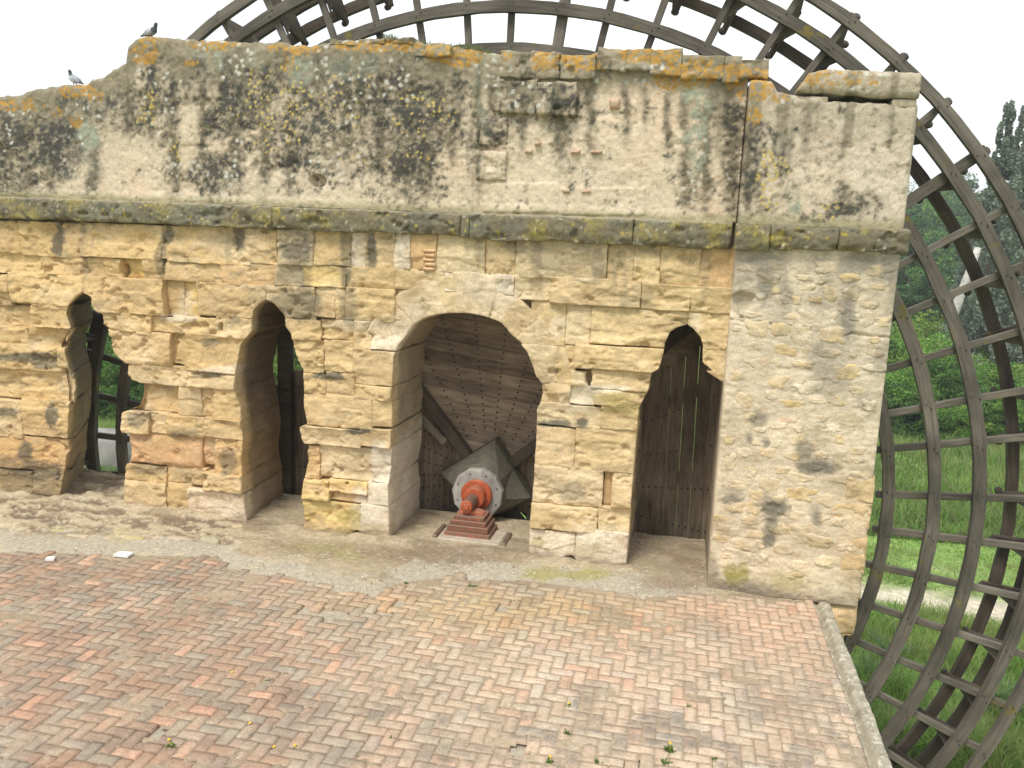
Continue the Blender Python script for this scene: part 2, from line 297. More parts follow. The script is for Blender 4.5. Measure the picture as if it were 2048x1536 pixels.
TOPL = [(-60, 200), (0, 191), (34, 186), (61, 176), (133, 167), (167, 167), (178, 160), (181, 154), (202, 149), (219, 137), (250, 118), (253, 89), (267, 73), (308, 70), (342, 73), (444, 76), (496, 80), (560, 80), (598, 87), (649, 84), (662, 77), (760, 75), (827, 76), (858, 85), (919, 90), (970, 99), (1001, 102), (1066, 101), (1124, 108), (1176, 106), (1196, 97), (1295, 99), (1363, 109), (1399, 116), (1440, 113), (1478, 123), (1500, 122)]
DARK_UP = [(60, 270, 130, 85, .95), (20, 340, 90, 60, .75), (420, 345, 46, 50, 1), (385, 130, 30, 34, 1), (440, 130, 16, 40, 1), (600, 250, 150, 110, .85), (800, 230, 150, 130, .9), (540, 180, 80, 90, .6), (780, 330, 90, 70, .9), (300, 200, 40, 50, .8), (430, 220, 34, 26, .8), (240, 170, 50, 30, .6), (650, 330, 80, 50, .7), (900, 190, 60, 80, .75), (1060, 200, 60, 30, .8), (1110, 205, 60, 34, .95), (1030, 190, 50, 40, .9), (1000, 250, 40, 46, .8), (1300, 130, 120, 26, .6), (1450, 150, 60, 40, .7), (1120, 275, 18, 40, .6), (1185, 250, 10, 60, .5), (1380, 370, 28, 40, .85), (1400, 260, 20, 80, .5), (1470, 300, 20, 140, .6), (700, 130, 200, 40, .55), (470, 330, 20, 60, .8), (345, 300, 14, 80, .7), (185, 350, 20, 50, .6), (1175, 345, 26, 30, .5), (1125, 345, 16, 34, .5), (520, 260, 30, 90, .6), (1180, 150, 60, 40, .5), (1020, 120, 40, 30, .5), (1335, 240, 8, 30, .4),
 (1505, 330, 26, 90, .9), (1565, 370, 30, 70, .45), (1640, 300, 30, 30, .35), (1680, 420, 60, 26, .45), (1790, 250, 40, 80, .3), (1530, 420, 40, 26, .5), (1620, 210, 60, 14, .5), (1600, 250, 20, 30, .3), (1720, 160, 120, 24, .4)]
OR_UP = [(285, 105, 26, 26, .8), (272, 100, 16, 20, .7), (300, 80, 30, 10, .7), (420, 88, 60, 12, .7), (580, 95, 60, 14, .9), (760, 92, 100, 12, .95), (905, 110, 60, 24, .9), (1090, 125, 28, 22, 1), (1160, 125, 40, 22, .9), (1300, 110, 70, 16, 1), (1400, 140, 70, 26, 1), (1340, 160, 40, 20, .8), (1480, 160, 30, 30, .8), (30, 208, 46, 14, .9), (60, 220, 16, 10, .8), (155, 178, 40, 14, .9), (190, 190, 20, 14, .7), (110, 225, 10, 10, .8), (150, 240, 14, 14, .8), (375, 125, 16, 8, .9), (1700, 160, 100, 18, .7), (1520, 170, 26, 30, .9), (1560, 195, 26, 10, .8), (1655, 165, 40, 16, .6), (575, 130, 10, 26, .6), (1010, 110, 20, 14, .5), (1510, 225, 12, 20, .9)]
YE_UP = [(300, 200, 16, 22, 1), (285, 235, 22, 18, .7), (350, 320, 10, 40, .8), (505, 165, 16, 30, .5), (600, 230, 120, 100, .32), (760, 230, 140, 90, .28), (880, 120, 30, 20, .5), (1535, 350, 24, 40, .95), (1540, 395, 18, 24, .9), (1670, 420, 26, 20, .5), (1560, 330, 16, 16, .8), (220, 160, 10, 10, .9), (1000, 390, 60, 10, .2)]
GR_UP = [(180, 265, 22, 30, .95), (400, 100, 40, 14, .7), (425, 125, 16, 22, .9), (600, 140, 30, 30, .7), (1390, 230, 26, 60, .9), (1395, 300, 20, 50, .75), (510, 115, 20, 20, .7), (700, 130, 60, 24, .35), (1280, 130, 20, 14, .5), (860, 95, 50, 12, .6), (980, 100, 40, 16, .6), (960, 180, 16, 60, .5), (1590, 410, 12, 10, .8)]
CREAM_UP = [(240, 330, 90, 70, 1), (370, 260, 34, 60, 1), (370, 180, 26, 22, 1), (425, 180, 18, 20, 1), (270, 150, 20, 40, .8), (1280, 280, 90, 120, .7), (1200, 390, 200, 50, .8), (1040, 380, 80, 50, .9), (700, 380, 240, 30, .75), (900, 350, 50, 60, .8), (1080, 290, 60, 50, .6), (990, 160, 12, 60, .6), (690, 320, 20, 40, .6), (560, 220, 40, 30, .4)]
STREAK = [(345, 110, 400, 12), (375, 110, 210, 18), (432, 100, 210, 11), (470, 120, 400, 13), (500, 100, 190, 9), (558, 80, 200, 12), (640, 90, 210, 16), (600, 100, 230, 10), (720, 100, 270, 14), (820, 110, 410, 30), (800, 90, 240, 14), (880, 120, 310, 18), (905, 240, 340, 11), (185, 260, 410, 13), (150, 250, 340, 12), (255, 160, 270, 14), (100, 230, 400, 14), (50, 240, 420, 22), (10, 240, 420, 18), (985, 150, 260, 12), (1040, 160, 220, 34), (1120, 170, 320, 17), (1180, 150, 310, 9), (1372, 190, 430, 11), (1412, 200, 430, 12), (1462, 170, 440, 16), (1335, 190, 330, 8), (1497, 250, 440, 11), (1690, 370, 445, 14), (1042, 240, 300, 9), (1250, 170, 300, 9), (1290, 180, 260, 8), (955, 120, 400, 10), (690, 110, 330, 12), (760, 130, 360, 14), (530, 110, 390, 12), (405, 130, 330, 10), (300, 120, 280, 12), (580, 200, 400, 12), (850, 260, 420, 16)]
def paint_up(X, Y, Z, pier=False):
    px, py = proj(X, np.full_like(X, 10.7 if pier else 10.98), Z)
    n1 = fbm(X*1.3, Z*1.6, 7.1, 4, 13); n2 = fbm(X*5, Z*5, 1.7, 4, 19); n3 = fbm(X*17, Z*17, 4.4, 4, 27); n4 = fbm(X*45, Z*45, 2.2, 2, 29)
    c = np.array([.60, .495, .36])[None, :]*(1+.10*n1+.10*n2)[:, None]
    c = mixc(c, .5*ss(.0, .5, n1-.3*n2), (.60, .435, .30))
    if pier:
        c = mixc(c, np.full_like(X, .55), (.53, .455, .36)); c = mixc(c, .7*ss(.2, .42, n3+.5*n4), (.28, .25, .19)); c = mixc(c, .35*ss(-.1, .4, n2), (.42, .38, .30))
    nz = n2*.6+n3*.5+n1*.4
    cr = ell(px, py, CREAM_UP, nz*.6)
    dens = np.zeros_like(px)
    for e in DARK_UP: dens = np.maximum(dens, e[4]*np.exp(-(((px-e[0])/(e[2]*1.05))**2+((py-e[1])/(e[3]*1.05))**2)*.8))
    base_d = .70*ss(960, 860, px)*ss(330, 250, py+20*n1) if not pier else np.zeros_like(px)
    dk = np.clip(np.maximum(dens, base_d)+.16*n1, 0, 1)*(1-.62*cr)
    zn = fbm(X*.9, Z*1.1, 2.9, 3, 15)
    top = np.interp(px, [a for a, b in TOPL], [b for a, b in TOPL]) if not pier else np.full_like(px, 195.)
    c = mixc(c, .62*ss(-.30, .30, n2*.5+n3*.45+dk*.95-.20), (.40, .335, .235))
    c = mixc(c, .80*ss(-.12, .26, n2*.6+n3*.8+n4*.3+dk*.95-.36), (.205, .175, .12))
    # washes running down from the crest, each with its own length
    ln = 40+300*np.clip(.5+.9*fbm(X*2.4, .5, 0, 3, 53), 0, 1)**1.6; sx = ss(-.06, .26, fbm(X*6.5, Z*.25, 8.8, 4, 51)+.16*n3)
    sk = sx*ss(1.0, .55, (py-top)/ln)*(1-.35*cr)
    c = mixc(c, .78*sk, (.165, .145, .095)); c = mixc(c, .5*sk*ss(.0, .4, n3), (.07, .065, .05))
    sm = np.zeros_like(px)
    for a_, y0_, y1_, w_ in STREAK: sm = np.maximum(sm, np.exp(-((px-a_-9*n2)/w_)**2)*ss(y1_+25, y1_-70, py+30*n2)*ss(y0_-25, y0_+20, py))
    c = mixc(c, np.clip(1.25*sm*(.55+.9*(n3+.3)), 0, .88), (.135, .115, .072)); c = mixc(c, .6*sm*ss(.0, .3, n3+.4*n4), (.05, .047, .04))
    lr = ss(250, 150, px) if not pier else 0*px
    c = mixc(c, .5*lr*ss(-.2, .3, n2+.4*n3), (.20, .19, .15))
    blk = ss(.0, .22, n3*.9+n2*.7+n4*.4+dk*.85-.61)
    c = mixc(c, .86*blk, (.055, .052, .045))
    c = mixc(c, .55*ss(.2, .36, -n3+.5*n4-.2)*dk, (.55, .48, .38))
    edge = ss(105, 10, py-top+90*n2+50*n3)*(1. if not pier else .55)
    c = mixc(c, .78*edge, (.225, .195, .13))
    c = mixc(c, .8*ell(px, py, GR_UP, nz*1.3+.3*n4, .3)*ss(-.16, .14, n3+.5*n2), np.array([.335, .36, .265]))
    d1, i1 = worley(X*11, Z*11, 3)
    sp = ss(.36, .20, d1+.22*n4+.1*n3)*(i1 > .74)*ss(.1, .5, dk+.3*edge)*ss(.0, .12, fbm(X*1.7, Z*1.7, 5, 3, 91))
    c = mixc(c, .85*sp, (.50, .49, .42))
    d2, i2 = worley(X*15+3, Z*15, 5)
    ye = ell(px, py, YE_UP, nz, .35)
    sp = ss(.34, .18, d2+.25*n4+.2*n3)*(i2 < ye*1.15)*ss(-.05, .1, fbm(X*2.1, Z*2.1, 9, 3, 93))
    c = mixc(c, .9*sp, (.53, .40, .11))
    d3, i3 = worley(X*17+1, Z*17+7, 8)
    og = ell(px, py, OR_UP, nz, .35)
    sp = np.maximum(ss(.55, .25, d3+.5*n3+.3*n4)*(i3 < og*.8), .8*ss(.35, .9, og)*ss(.02, .2, n3+.5*n4+.3*n2))
    c = mixc(c, .92*sp, (.43, .235, .038))
    c = mixc(c, .7*ss(4.93, 4.80, Z+.05*n2), (.26, .235, .12))   # moss along the cornice
    return c
def paint_cornice(X, Y, Z):
    n2 = fbm(X*4, Z*5, Y*5, 4, 61); n3 = fbm(X*17, Z*17, Y*17, 3, 67); n4 = fbm(X*50, Z*50, Y*50, 2, 69); n0 = fbm(X*.9, Z*.5, 3, 3, 71)
    c = np.array([.17, .148, .092])[None, :]*(1+.3*n2+.35*n3)[:, None]
    c = mixc(c, .8*ss(.05, .4, n2+.3*n3), (.13, .12, .085)); c = mixc(c, .75*ss(.1, .45, -n2+.3*n3+.5*n0), (.27, .225, .07))
    c = mixc(c, .4*ss(.2, .45, fbm(X*2.2, Z*2, Y, 3, 73)+.3*n3), (.21, .215, .15))
    d, i = worley(X*14, (Z+Y)*14, 15); c = mixc(c, .8*ss(.26, .12, d+.2*n4)*(i > .86), (.48, .44, .33)); c = mixc(c, .8*ss(.36, .16, d+.25*n4+.15*n3)*(i < .09), (.42, .33, .06))
    c = mixc(c, .75*ss(4.74, 4.82, Z+.03*n3), (.47, .42, .32))
    c = mixc(c, .65*ss(.05, .4, n4+.4*n3)*ss(-.2, .4, n3), (.055, .05, .04))
    return c
# ------------------------------------------------------------------ displaced masonry blocks
RES = .017
ST_LOW = None
def relief(X, Z, s, seed):
    """eroded calcarenite: laminated horizontal ledges, pits and broad waves, metres"""
    lam = fbm(X*2.0, Z*9, seed*.37, 4, 81); pit = fbm(X*6, Z*7, seed*.11, 4, 87); fine = fbm(X*24, Z*34, 0, 3, 91)
    big = fbm(X*.95, Z*1.3, 2.2, 3, 95); mid = fbm(X*2.3, Z*3.6, 6.2, 4, 96)
    # ledges left where softer beds have weathered back, continuous across the joints
    stp = ss(-.05, .06, fbm(X*1.2, Z*3.0, 4.1, 4, 97))-.5; stp2 = ss(-.04, .05, fbm(X*2.1, Z*5.2, 9.4, 4, 98))-.5
    return s*(.014*lam+.016*pit-.05*ss(.28, .6, -pit-.3*big)+.007*fine)+min(s, 1.)*(.055*big+.030*mid+.024*stp+.014*stp2)
def block(name, Lf, Rf, z0, z1, yf, parent, mat, paint, off=0., rough=1., edge=.028, jit=.010, dL=.22, dR=.22, dT=.22, dB=.22, dxL=0., dxR=0., seed=0, res=RES, tilt=None, tub=.0, edk=.04, **props):
    h = z1-z0; nz = max(3, int(math.ceil(h/res)))
    t = np.linspace(0, 1, nz+1); zz = z0+h*t
    L0, R0 = np.broadcast_to(Lf(zz), zz.shape).astype(float), np.broadcast_to(Rf(zz), zz.shape).astype(float)
    R0 = np.maximum(R0, L0+.012)
    wmax = (R0-L0).max(); nx = max(3, int(math.ceil(wmax/res))); s = np.linspace(0, 1, nx+1)
    T, Sg = np.meshgrid(t, s, indexing='ij')
    jl = jit if dL < .5 else jit*.4; jr = jit if dR < .5 else jit*.4
    L = L0+jl*1.6*fbm(zz*7, seed+.5, 0, 3, seed); R = R0+jr*1.6*fbm(zz*7, seed+3.5, 0, 3, seed+5)
    X = L[:, None]+(R-L)[:, None]*Sg
    Zb = jit*1.6*fbm(X*6, seed+1.2, 0, 3, seed+9); Zt = jit*1.6*fbm(X*6, seed+7.2, 0, 3, seed+11)
    Z = z0+h*T+Zb*(1-T)+Zt*T
    W_ = (R-L)[:, None]
    d = np.minimum(np.minimum(Sg*W_, (1-Sg)*W_), np.minimum(T*h, (1-T)*h))
    rel = off+relief(X, Z, rough, seed)+tub*(1-np.exp(-d/.08))
    if tilt: rel = rel+tilt[0]*(Sg-.5)+tilt[1]*(T-.5)
    if yf > 10.9:
        qx, qy = proj(X, np.full_like(X, YW), Z)
        for hx, hy, hrx, hry, hd in POCK: rel = rel-hd*ss(1.15, .7, np.hypot((qx-hx)/hrx, (qy-hy)/hry)+.15*fbm(X*14, Z*14, 0, 2, 3))
    rnd = edge*(1+.5*fbm(X*8, Z*8, seed, 2, 33))
    rel = rel-edk*np.exp(-(d/np.maximum(rnd, .006))**1.3)*np.clip(rough+.3, .3, 1)*(.35+.9*ss(-.3, .4, fbm(X*3.3, Z*3.3, seed*.7, 3, 35)))
    Y = yf-rel
    n = (nz+1)*(nx+1); idx = np.arange(n).reshape(nz+1, nx+1)
    V = np.stack([X, Y, Z], -1).reshape(-1, 3)
    F = np.stack([idx[:-1, :-1], idx[:-1, 1:], idx[1:, 1:], idx[1:, :-1]], -1).reshape(-1, 4)
    loop = np.concatenate([idx[0, :-1], idx[:-1, -1], idx[-1, :0:-1], idx[:0:-1, 0]])
    side = np.concatenate([np.zeros(nx), np.ones(nz), np.full(nx, 2), np.full(nz, 3)]).astype(int)
    dep = np.array([dB, dR, dT, dL])[side]; dxs = np.array([0, dxR, 0, dxL])[side]
    # a corner shared by an opening side takes the deeper value
    for a in range(len(loop)):
        b = (a-1) % len(loop)
        if side[a] != side[b] and dep[b] > dep[a]: dep[a] = dep[b]; dxs[a] = dxs[b]
    K = 16 if dep.max() > .5 else 2
    cx, cz = X.mean(), Z.mean(); P0 = V[loop]; prev = loop; Vs = [V]; base = n
    for k in range(1, K+1):
        u = (k/K)**(1.25 if K > 2 else 1.)
        P = P0.copy(); P[:, 1] = P0[:, 1]+(yf+dep-P0[:, 1])*u; P[:, 0] += dxs*u
        if K > 2:
            jm = (dep > .5); nn = fbm(P[:, 1]*3.2, P[:, 2]*4, 1.7, 4, 101)*.05*min(1, u*4)
            P[:, 0] += jm*nn*np.where(side == 1, 1, -1); P[:, 2] += (~jm)*0
        Vs.append(P); cur = base+np.arange(len(loop)); nxt = np.roll(np.arange(len(loop)), -1)
        F = np.concatenate([F, np.stack([prev[nxt], prev, cur, cur[nxt]], -1)]); prev = cur; base += len(loop)
    V = np.concatenate(Vs)
    c = paint(V[:, 0], V[:, 1], V[:, 2])
    me = mesh_np(name, V, F[:, ::-1] if False else F, c)
    return obj(name, me, mat, parent, **props)
def const(x): return lambda z: np.full_like(z, x)
def curve(pts, Y):
    P = np.array(pts, float); X, Z = at(P[:, 0], P[:, 1], Y); o = np.argsort(Z); X, Z = X[o], Z[o]
    return lambda z: np.interp(z, Z, X)
POCK = [(1177, 755, 6, 13, .35), (1137, 1122, 13, 10, .3), (714, 1068, 8, 6, .2), (1223, 1041, 8, 5, .06), (694, 967, 3, 3, .1), (246, 538, 7, 12, .10), (412, 1010, 60, 26, .03), (440, 655, 4, 9, .10), (1357, 640, 8, 3, .06), (1108, 742, 14, 7, .05), (1345, 600, 30, 8, .03), (1440, 540, 22, 24, .05), (1375, 520, 20, 14, .035), (90, 680, 40, 20, .05), (180, 700, 30, 14, .04), (60, 765, 60, 16, .05), (380, 655, 18, 8, .05), (345, 695, 4, 22, .06), (1000, 600, 14, 12, .03), (655, 665, 30, 10, .04)]
YW, YP = 11.0, 10.7
O1L = curve([(118, 1020), (128, 930), (137, 850), (140, 780), (128, 720), (124, 690), (143, 655), (136, 628), (141, 610), (153, 595), (167, 585)], YW)
O1R = curve([(167, 584.5), (180, 592), (186, 600), (192, 620), (206, 630), (208, 650), (219, 662), (222, 692), (230, 707), (248, 720), (259, 730), (257, 748), (264, 759), (278, 764), (280, 788), (271, 812), (248, 824), (246, 855), (252, 868), (259, 892), (257, 920), (250, 935), (249, 975), (246, 1030)], YW)
O2L = curve([(494, 1050), (488, 975), (484, 930), (487, 880), (480, 815), (471, 780), (472, 742), (480, 690), (491, 676), (503, 662), (502, 640), (506, 622), (518, 608), (532, 599.5)], YW)
O2R = curve([(532, 599), (550, 608), (560, 622), (571, 638), (573, 655), (585, 670), (588, 700), (596, 720), (606, 740), (608, 775), (608, 800), (612, 825), (616, 846), (603, 853), (608, 878), (616, 892), (614, 925), (607, 960), (604, 990), (608, 1020), (607, 1080)], YW)
ARL = curve([(779, 1085), (777, 970), (781, 940), (783, 900), (784, 860), (783, 800), (784, 780), (787, 742), (788, 712), (797, 690), (812, 670), (827, 650), (847, 637), (869, 630), (897, 626.5), (937, 626.3)], YW)
ARR = curve([(937, 626), (974, 634), (1002, 645), (1024, 670), (1039, 682), (1056, 702), (1065, 725), (1073, 752), (1084, 767), (1084, 787), (1080, 807), (1074, 817), (1073, 862), (1070, 940), (1064, 1000), (1060, 1062), (1057, 1120)], YW)
DRL = curve([(1252, 1135), (1264, 980), (1272, 880), (1278, 815), (1286, 800), (1297, 778), (1303, 745), (1318, 737), (1327, 705), (1329, 687), (1340, 664), (1358, 653), (1374, 649.5)], YW)
DRR = curve([(1374, 649), (1386, 657), (1401, 675), (1406, 692), (1405, 725), (1410, 740), (1426, 741), (1440, 760), (1455, 780), (1463, 800), (1463, 1180)], YW)
AP1, AP2, APA, APD = [float(at(x, y, YW)[0]) for x, y in ((167, 585), (532, 599), (937, 626), (1374, 649))]
ZT1, ZT2, ZTA, ZTD = [float(at(x, y, YW)[1]) for x, y in ((167, 585), (532, 599), (937, 626), (1374, 649))]
OPEN = [(O1L, O1R, ZT1, -.72, .0), (O2L, O2R, ZT2, -.12, .15), (ARL, ARR, ZTA, 0., .1), (DRL, DRR, ZTD, 0., 0.)]
APX = [AP1, AP2, APA, APD]

wall = empty('stone_wall', (-4.5, YW, 0), label='long eroded ochre sandstone mill wall with pointed openings, round arch and lichened parapet', category='wall')
wall.location = (0, 0, 0)
def stone_px(xl, yt, xr, yb, off=0., rough=1., kind=None, edge=.028, name='stone', **kw):
    """a block whose face spans the photographed extents; openings cut it where they pass"""
    xm, ym = (xl+xr)/2, (yt+yb)/2
    x0, _ = at(xl, ym, YW); x1, _ = at(xr, ym, YW); _, z1 = at(xm, yt, YW); _, z0 = at(xm, yb, YW)
    x0, x1, z0, z1 = float(x0)-.005, float(x1)+.005, float(z0)-.005, float(z1)+.005
    Lf, Rf, dL, dR, dxL, dxR = const(x0), const(x1), .22, .22, 0., 0.
    xc = (x0+x1)/2
    for (cl, cr_, zt, dxa, dxb), apx in zip(OPEN, APX):
        if z0 > zt-.01: continue
        zz = np.linspace(z0, min(z1, zt), 9)
        if xc < apx and x1 > cl(zz).min()-.04:
            Rf = (lambda cl, x1, zt, apx: lambda z: np.where(z < zt, np.minimum(cl(z), max(x1, apx) if x1 > apx-.05 else np.maximum(x1, cl(z)-0.0)), x1))(cl, x1, zt, apx); dR = 1.4; dxR = dxa
        elif xc >= apx and x0 < cr_(zz).max()+.04:
            Lf = (lambda cr_, x0, zt: lambda z: np.where(z < zt, np.maximum(cr_(z), np.minimum(x0, cr_(z))), x0))(cr_, x0, zt); dL = 1.4; dxL = dxb
    seed = random.randint(1, 900)
    base = {None: OCH[random.randrange(5)], 'o': (.57, .395, .20), 'p': (.575, .385, .23), 'w': (.68, .575, .43), 'y': (.60, .45, .20), 'g': (.50, .42, .28), 'b': (.46, .32, .175)}[kind]
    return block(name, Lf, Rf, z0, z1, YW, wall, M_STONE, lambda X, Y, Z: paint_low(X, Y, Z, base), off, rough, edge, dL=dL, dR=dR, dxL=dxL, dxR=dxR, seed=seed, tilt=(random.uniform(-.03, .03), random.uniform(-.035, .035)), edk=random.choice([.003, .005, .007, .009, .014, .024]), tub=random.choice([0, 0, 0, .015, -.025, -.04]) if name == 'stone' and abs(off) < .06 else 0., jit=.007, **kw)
ROWS = [
 # course under the cornice
 (-40, 442, 38, 505), (40, 444, 121, 512), (122, 446, 161, 515), (162, 448, 322, 516, .02), (323, 450, 334, 518, -.03), (335, 452, 374, 524), (375, 452, 500, 528), (500, 455, 552, 528), (556, 459, 626, 530, .02, .8, 'g'), (628, 458, 701, 531), (703, 459, 730, 536, .0, .7, 'w'), (731, 460, 788, 537), (789, 461, 820, 538, 0, .8, 'w'), (821, 463, 873, 540, -.01, .8, 'o'), (875, 465, 969, 546, 0, .7), (970, 470, 1030, 549, 0, .8), (1032, 476, 1213, 559, .02, .6), (1215, 484, 1267, 565, .0), (1268, 487, 1320, 567), (1321, 491, 1400, 572, -.02), (1400, 493, 1468, 575, -.04, 1.2, 'o'),
 (-40, 505, 82, 546), (84, 513, 125, 549), (126, 515, 204, 554), (205, 517, 242, 557), (243, 518, 284, 558, -.09, .6, 'y'), (285, 519, 325, 560), (326, 524, 439, 563, -.01), (440, 528, 550, 571, 0, .7, 'o'), (551, 530, 606, 571, .01, .7, 'g'), (607, 532, 690, 573, 0, .8, 'y'), (691, 536, 790, 576), (791, 538, 890, 580, 0, .7), (891, 546, 980, 584, 0, .6, 'w'), (981, 549, 1028, 588, 0, .6, 'w'), (1030, 553, 1099, 599), (1100, 558, 1281, 610, .05, .9), (1283, 570, 1380, 620, .03), (1381, 574, 1468, 625, .03),
 # course at the springing of the pointed heads
 (-40, 548, 17, 582), (-40, 583, 17, 610, -.02), (18, 549, 166.5, 609, .03), (167.5, 556, 325, 627, .02), (326, 562, 361, 634, -.11, .6), (362, 564, 392, 634, -.07, .6, 'y'), (393, 568, 531.5, 634, .02), (532.5, 573, 630, 639, .01), (631, 574, 670, 634), (671, 575, 691, 640), (692, 577, 790, 642, .01), (791, 581, 830, 640, 0, .7), (1060, 600, 1130, 690, -.01), (1131, 602, 1181, 690, -.02), (1182, 612, 1373.5, 692, .0), (1374.5, 626, 1466, 700, 0.), (1374.5, 700, 1466, 760, .01),
 # left pier
 (-40, 611, 62, 652, -.09, 1.1), (63, 610, 145, 655, .03), (-40, 653, 50, 690, -.03), (51, 656, 145, 702, -.05), (-40, 691, 145, 741, -.01, 1.2), (-40, 742, 145, 800, -.10, 1.2), (-40, 801, 44, 872, .0, 1.1), (45, 801, 145, 873, .01, 1.1), (-40, 873, 145, 938, -.01, .9, 'o'), (-40, 939, 62, 1025, .0, .9), (62, 939, 145, 1025, .0, .9),
 # pillar between the first two openings
 (200, 627, 300, 662, .02), (301, 635, 345, 665, -.01), (346, 635, 432, 668, .02, 1.2), (433, 636, 505, 676, .03), (215, 664, 340, 728, .04), (341, 668, 371, 728, -.04), (372, 670, 487, 744, .03), (250, 730, 377, 768, .02), (378, 745, 478, 776, .04), (262, 770, 356, 824, -.12, .7), (357, 772, 400, 831, -.02), (401, 774, 427, 834, -.05), (428, 777, 487, 838, .02), (240, 823, 298, 865, .07), (299, 826, 334, 866, .0), (335, 833, 410, 872, .03, 1.3), (411, 838, 490, 876, .04), (245, 867, 402, 931, -.02, .7, 'p'), (403, 870, 431, 931, -.06, .7, 'p'), (432, 877, 490, 949, .05, 1, 'o'), (245, 932, 330, 963, .0), (331, 934, 411, 968, -.03, 1.2), (412, 948, 492, 981, .10), (243, 964, 332, 1028, .02), (333, 968, 378, 1030, -.02), (379, 983, 500, 1048, .03, .6, 'w'),
 # pillar between the second opening and the arch
 (565, 640, 640, 680, .01), (641, 641, 708, 679, -.03), (709, 643, 742, 700), (743, 645, 812, 700, .01, .6, 'w'), (575, 681, 645, 720, 0), (646, 681, 706, 744, .0), (707, 702, 800, 770, .01, .6), (585, 721, 645, 746, .01), (598, 748, 650, 786, .03), (651, 746, 709, 790, .02), (710, 772, 790, 800, .02), (598, 788, 745, 853, .01, .8), (747, 802, 790, 853, .01, .6), (598, 855, 722, 890, .05), (723, 857, 790, 893, .04), (600, 892, 638, 957, .0, .8, 'o'), (639, 894, 744, 959, -.02, 1.2), (745, 895, 790, 965, .01, .5, 'w'), (598, 960, 658, 999, .05, 1.1, 'y'), (659, 962, 735, 985, .03, 1.1, 'y'), (659, 986, 735, 1004, -.05, .7, 'o'), (736, 966, 790, 1010, .02, .3, 'w'), (598, 1005, 722, 1070, .02, 1.1, 'y'), (723, 1011, 790, 1078, .02, .4, 'w'),
 # pillar between the arch and the doorway
 (1030, 690, 1115, 765, .01), (1116, 692, 1150, 770, -.01), (1151, 694, 1345, 740, .07), (1142, 742, 1176, 770, .02), (1183, 742, 1320, 780, .02), (1060, 766, 1140, 808, 0), (1141, 772, 1190, 808, .0, .7, 'g'), (1191, 782, 1310, 811, .03), (1060, 809, 1202, 852, .01), (1203, 812, 1310, 860, .03), (1050, 854, 1150, 932, .0, .8), (1151, 856, 1290, 944, .01, .8), (1050, 933, 1205, 1009, .0, 1.), (1207, 946, 1222, 1013, -.11, .5, 'o'), (1224, 946, 1290, 1017, .01, .8), (1050, 1011, 1195, 1060, .02), (1197, 1018, 1290, 1070, .0, .9), (1045, 1062, 1150, 1128, .0, .8, 'w'), (1151, 1064, 1280, 1134, .0, .8, 'w'),
 (1410, 762, 1470, 800, -.02, .7, 'w'),
]
for r in ROWS:
    stone_px(*r)
# arch ring: radial voussoirs, a little proud of the courses behind them
ARC_C = (float(at(932, 760, YW)[0]), float(at(932, 760, YW)[1]))
def arch_r(th):
    # radius of the soffit along angle th, found on the traced outline
    for r in np.linspace(.5, 1.6, 221):
        x, z = ARC_C[0]+r*math.cos(th), ARC_C[1]+r*math.sin(th)
        if z >= ZTA or (x <= APX[2] and x < ARL(np.array([z]))[0]) or (x > APX[2] and x > ARR(np.array([z]))[0]): return r
    return 1.1
VS = [(12, 30, 'y', .50), (30, 43, None, .46), (43, 60, 'b', .44), (60, 72, 'w', .5), (72, 99, 'w', .56), (99, 109, 'y', .54), (109, 121, 'w', .50), (121, 136, 'g', .46), (136, 158, 'w', .52)]
for a0, a1, kd, wd in VS:
    n, m = 18, 30; th = np.radians(np.linspace(a0-.5, a1+.5, n+1)); ri = np.array([arch_r(x) for x in th]); ri = np.convolve(np.pad(ri, 2, 'edge'), np.ones(5)/5, 'valid')
    s = np.linspace(0, 1, m+1); Rr = ri[:, None]+(wd*(1+.04*math.sin(a0)))*s[None, :]
    Xv = ARC_C[0]+Rr*np.cos(th)[:, None]; Zv = ARC_C[1]+Rr*np.sin(th)[:, None]
    d = np.minimum(np.minimum(s[None, :]*wd, (1-s[None, :])*wd), np.minimum((th-th[0])[:, None]*Rr, (th[-1]-th)[:, None]*Rr))
    sd_ = int(a0*7); rel = .010+relief(Xv, Zv, .5, sd_)-.010*np.exp(-(d/.018)**1.3)
    V = np.stack([Xv, YW-rel, Zv], -1).reshape(-1, 3); idx = np.arange((n+1)*(m+1)).reshape(n+1, m+1)
    F = np.stack([idx[:-1, :-1], idx[1:, :-1], idx[1:, 1:], idx[:-1, 1:]], -1).reshape(-1, 4)
    loop = np.concatenate([idx[0, :-1], idx[:-1, -1], idx[-1, :0:-1], idx[:0:-1, 0]]); dep = np.where(np.concatenate([np.zeros(m), np.zeros(n), np.zeros(m), np.ones(n)]) > 0, 1.4, .12); dep[0] = 1.4
    cur0 = loop; Vs = [V]; b0 = len(V); P0 = V[loop]
    for k in range(1, 11):
        P = P0.copy(); P[:, 1] += (YW+dep-P0[:, 1])*(k/10); q = fbm(P[:, 0]*4, P[:, 1]*3, P[:, 2]*4, 3, 7)*.02*(dep > 1); P[:, 2] += q; Vs.append(P)
        cu = b0+np.arange(len(loop)); nx_ = np.roll(np.arange(len(loop)), -1); F = np.concatenate([F, np.stack([cur0, cur0[nx_], cu[nx_], cu], -1)]); cur0 = cu; b0 += len(loop)
    V = np.concatenate(Vs); base = {None: OCH[2], 'w': (.60, .48, .31), 'y': (.585, .46, .27), 'g': (.56, .45, .29), 'b': (.53, .40, .225)}[kd]
    obj('voussoir', mesh_np('voussoir', V, F[:, ::-1], paint_low(V[:, 0], V[:, 1], V[:, 2], base)), M_STONE, wall)
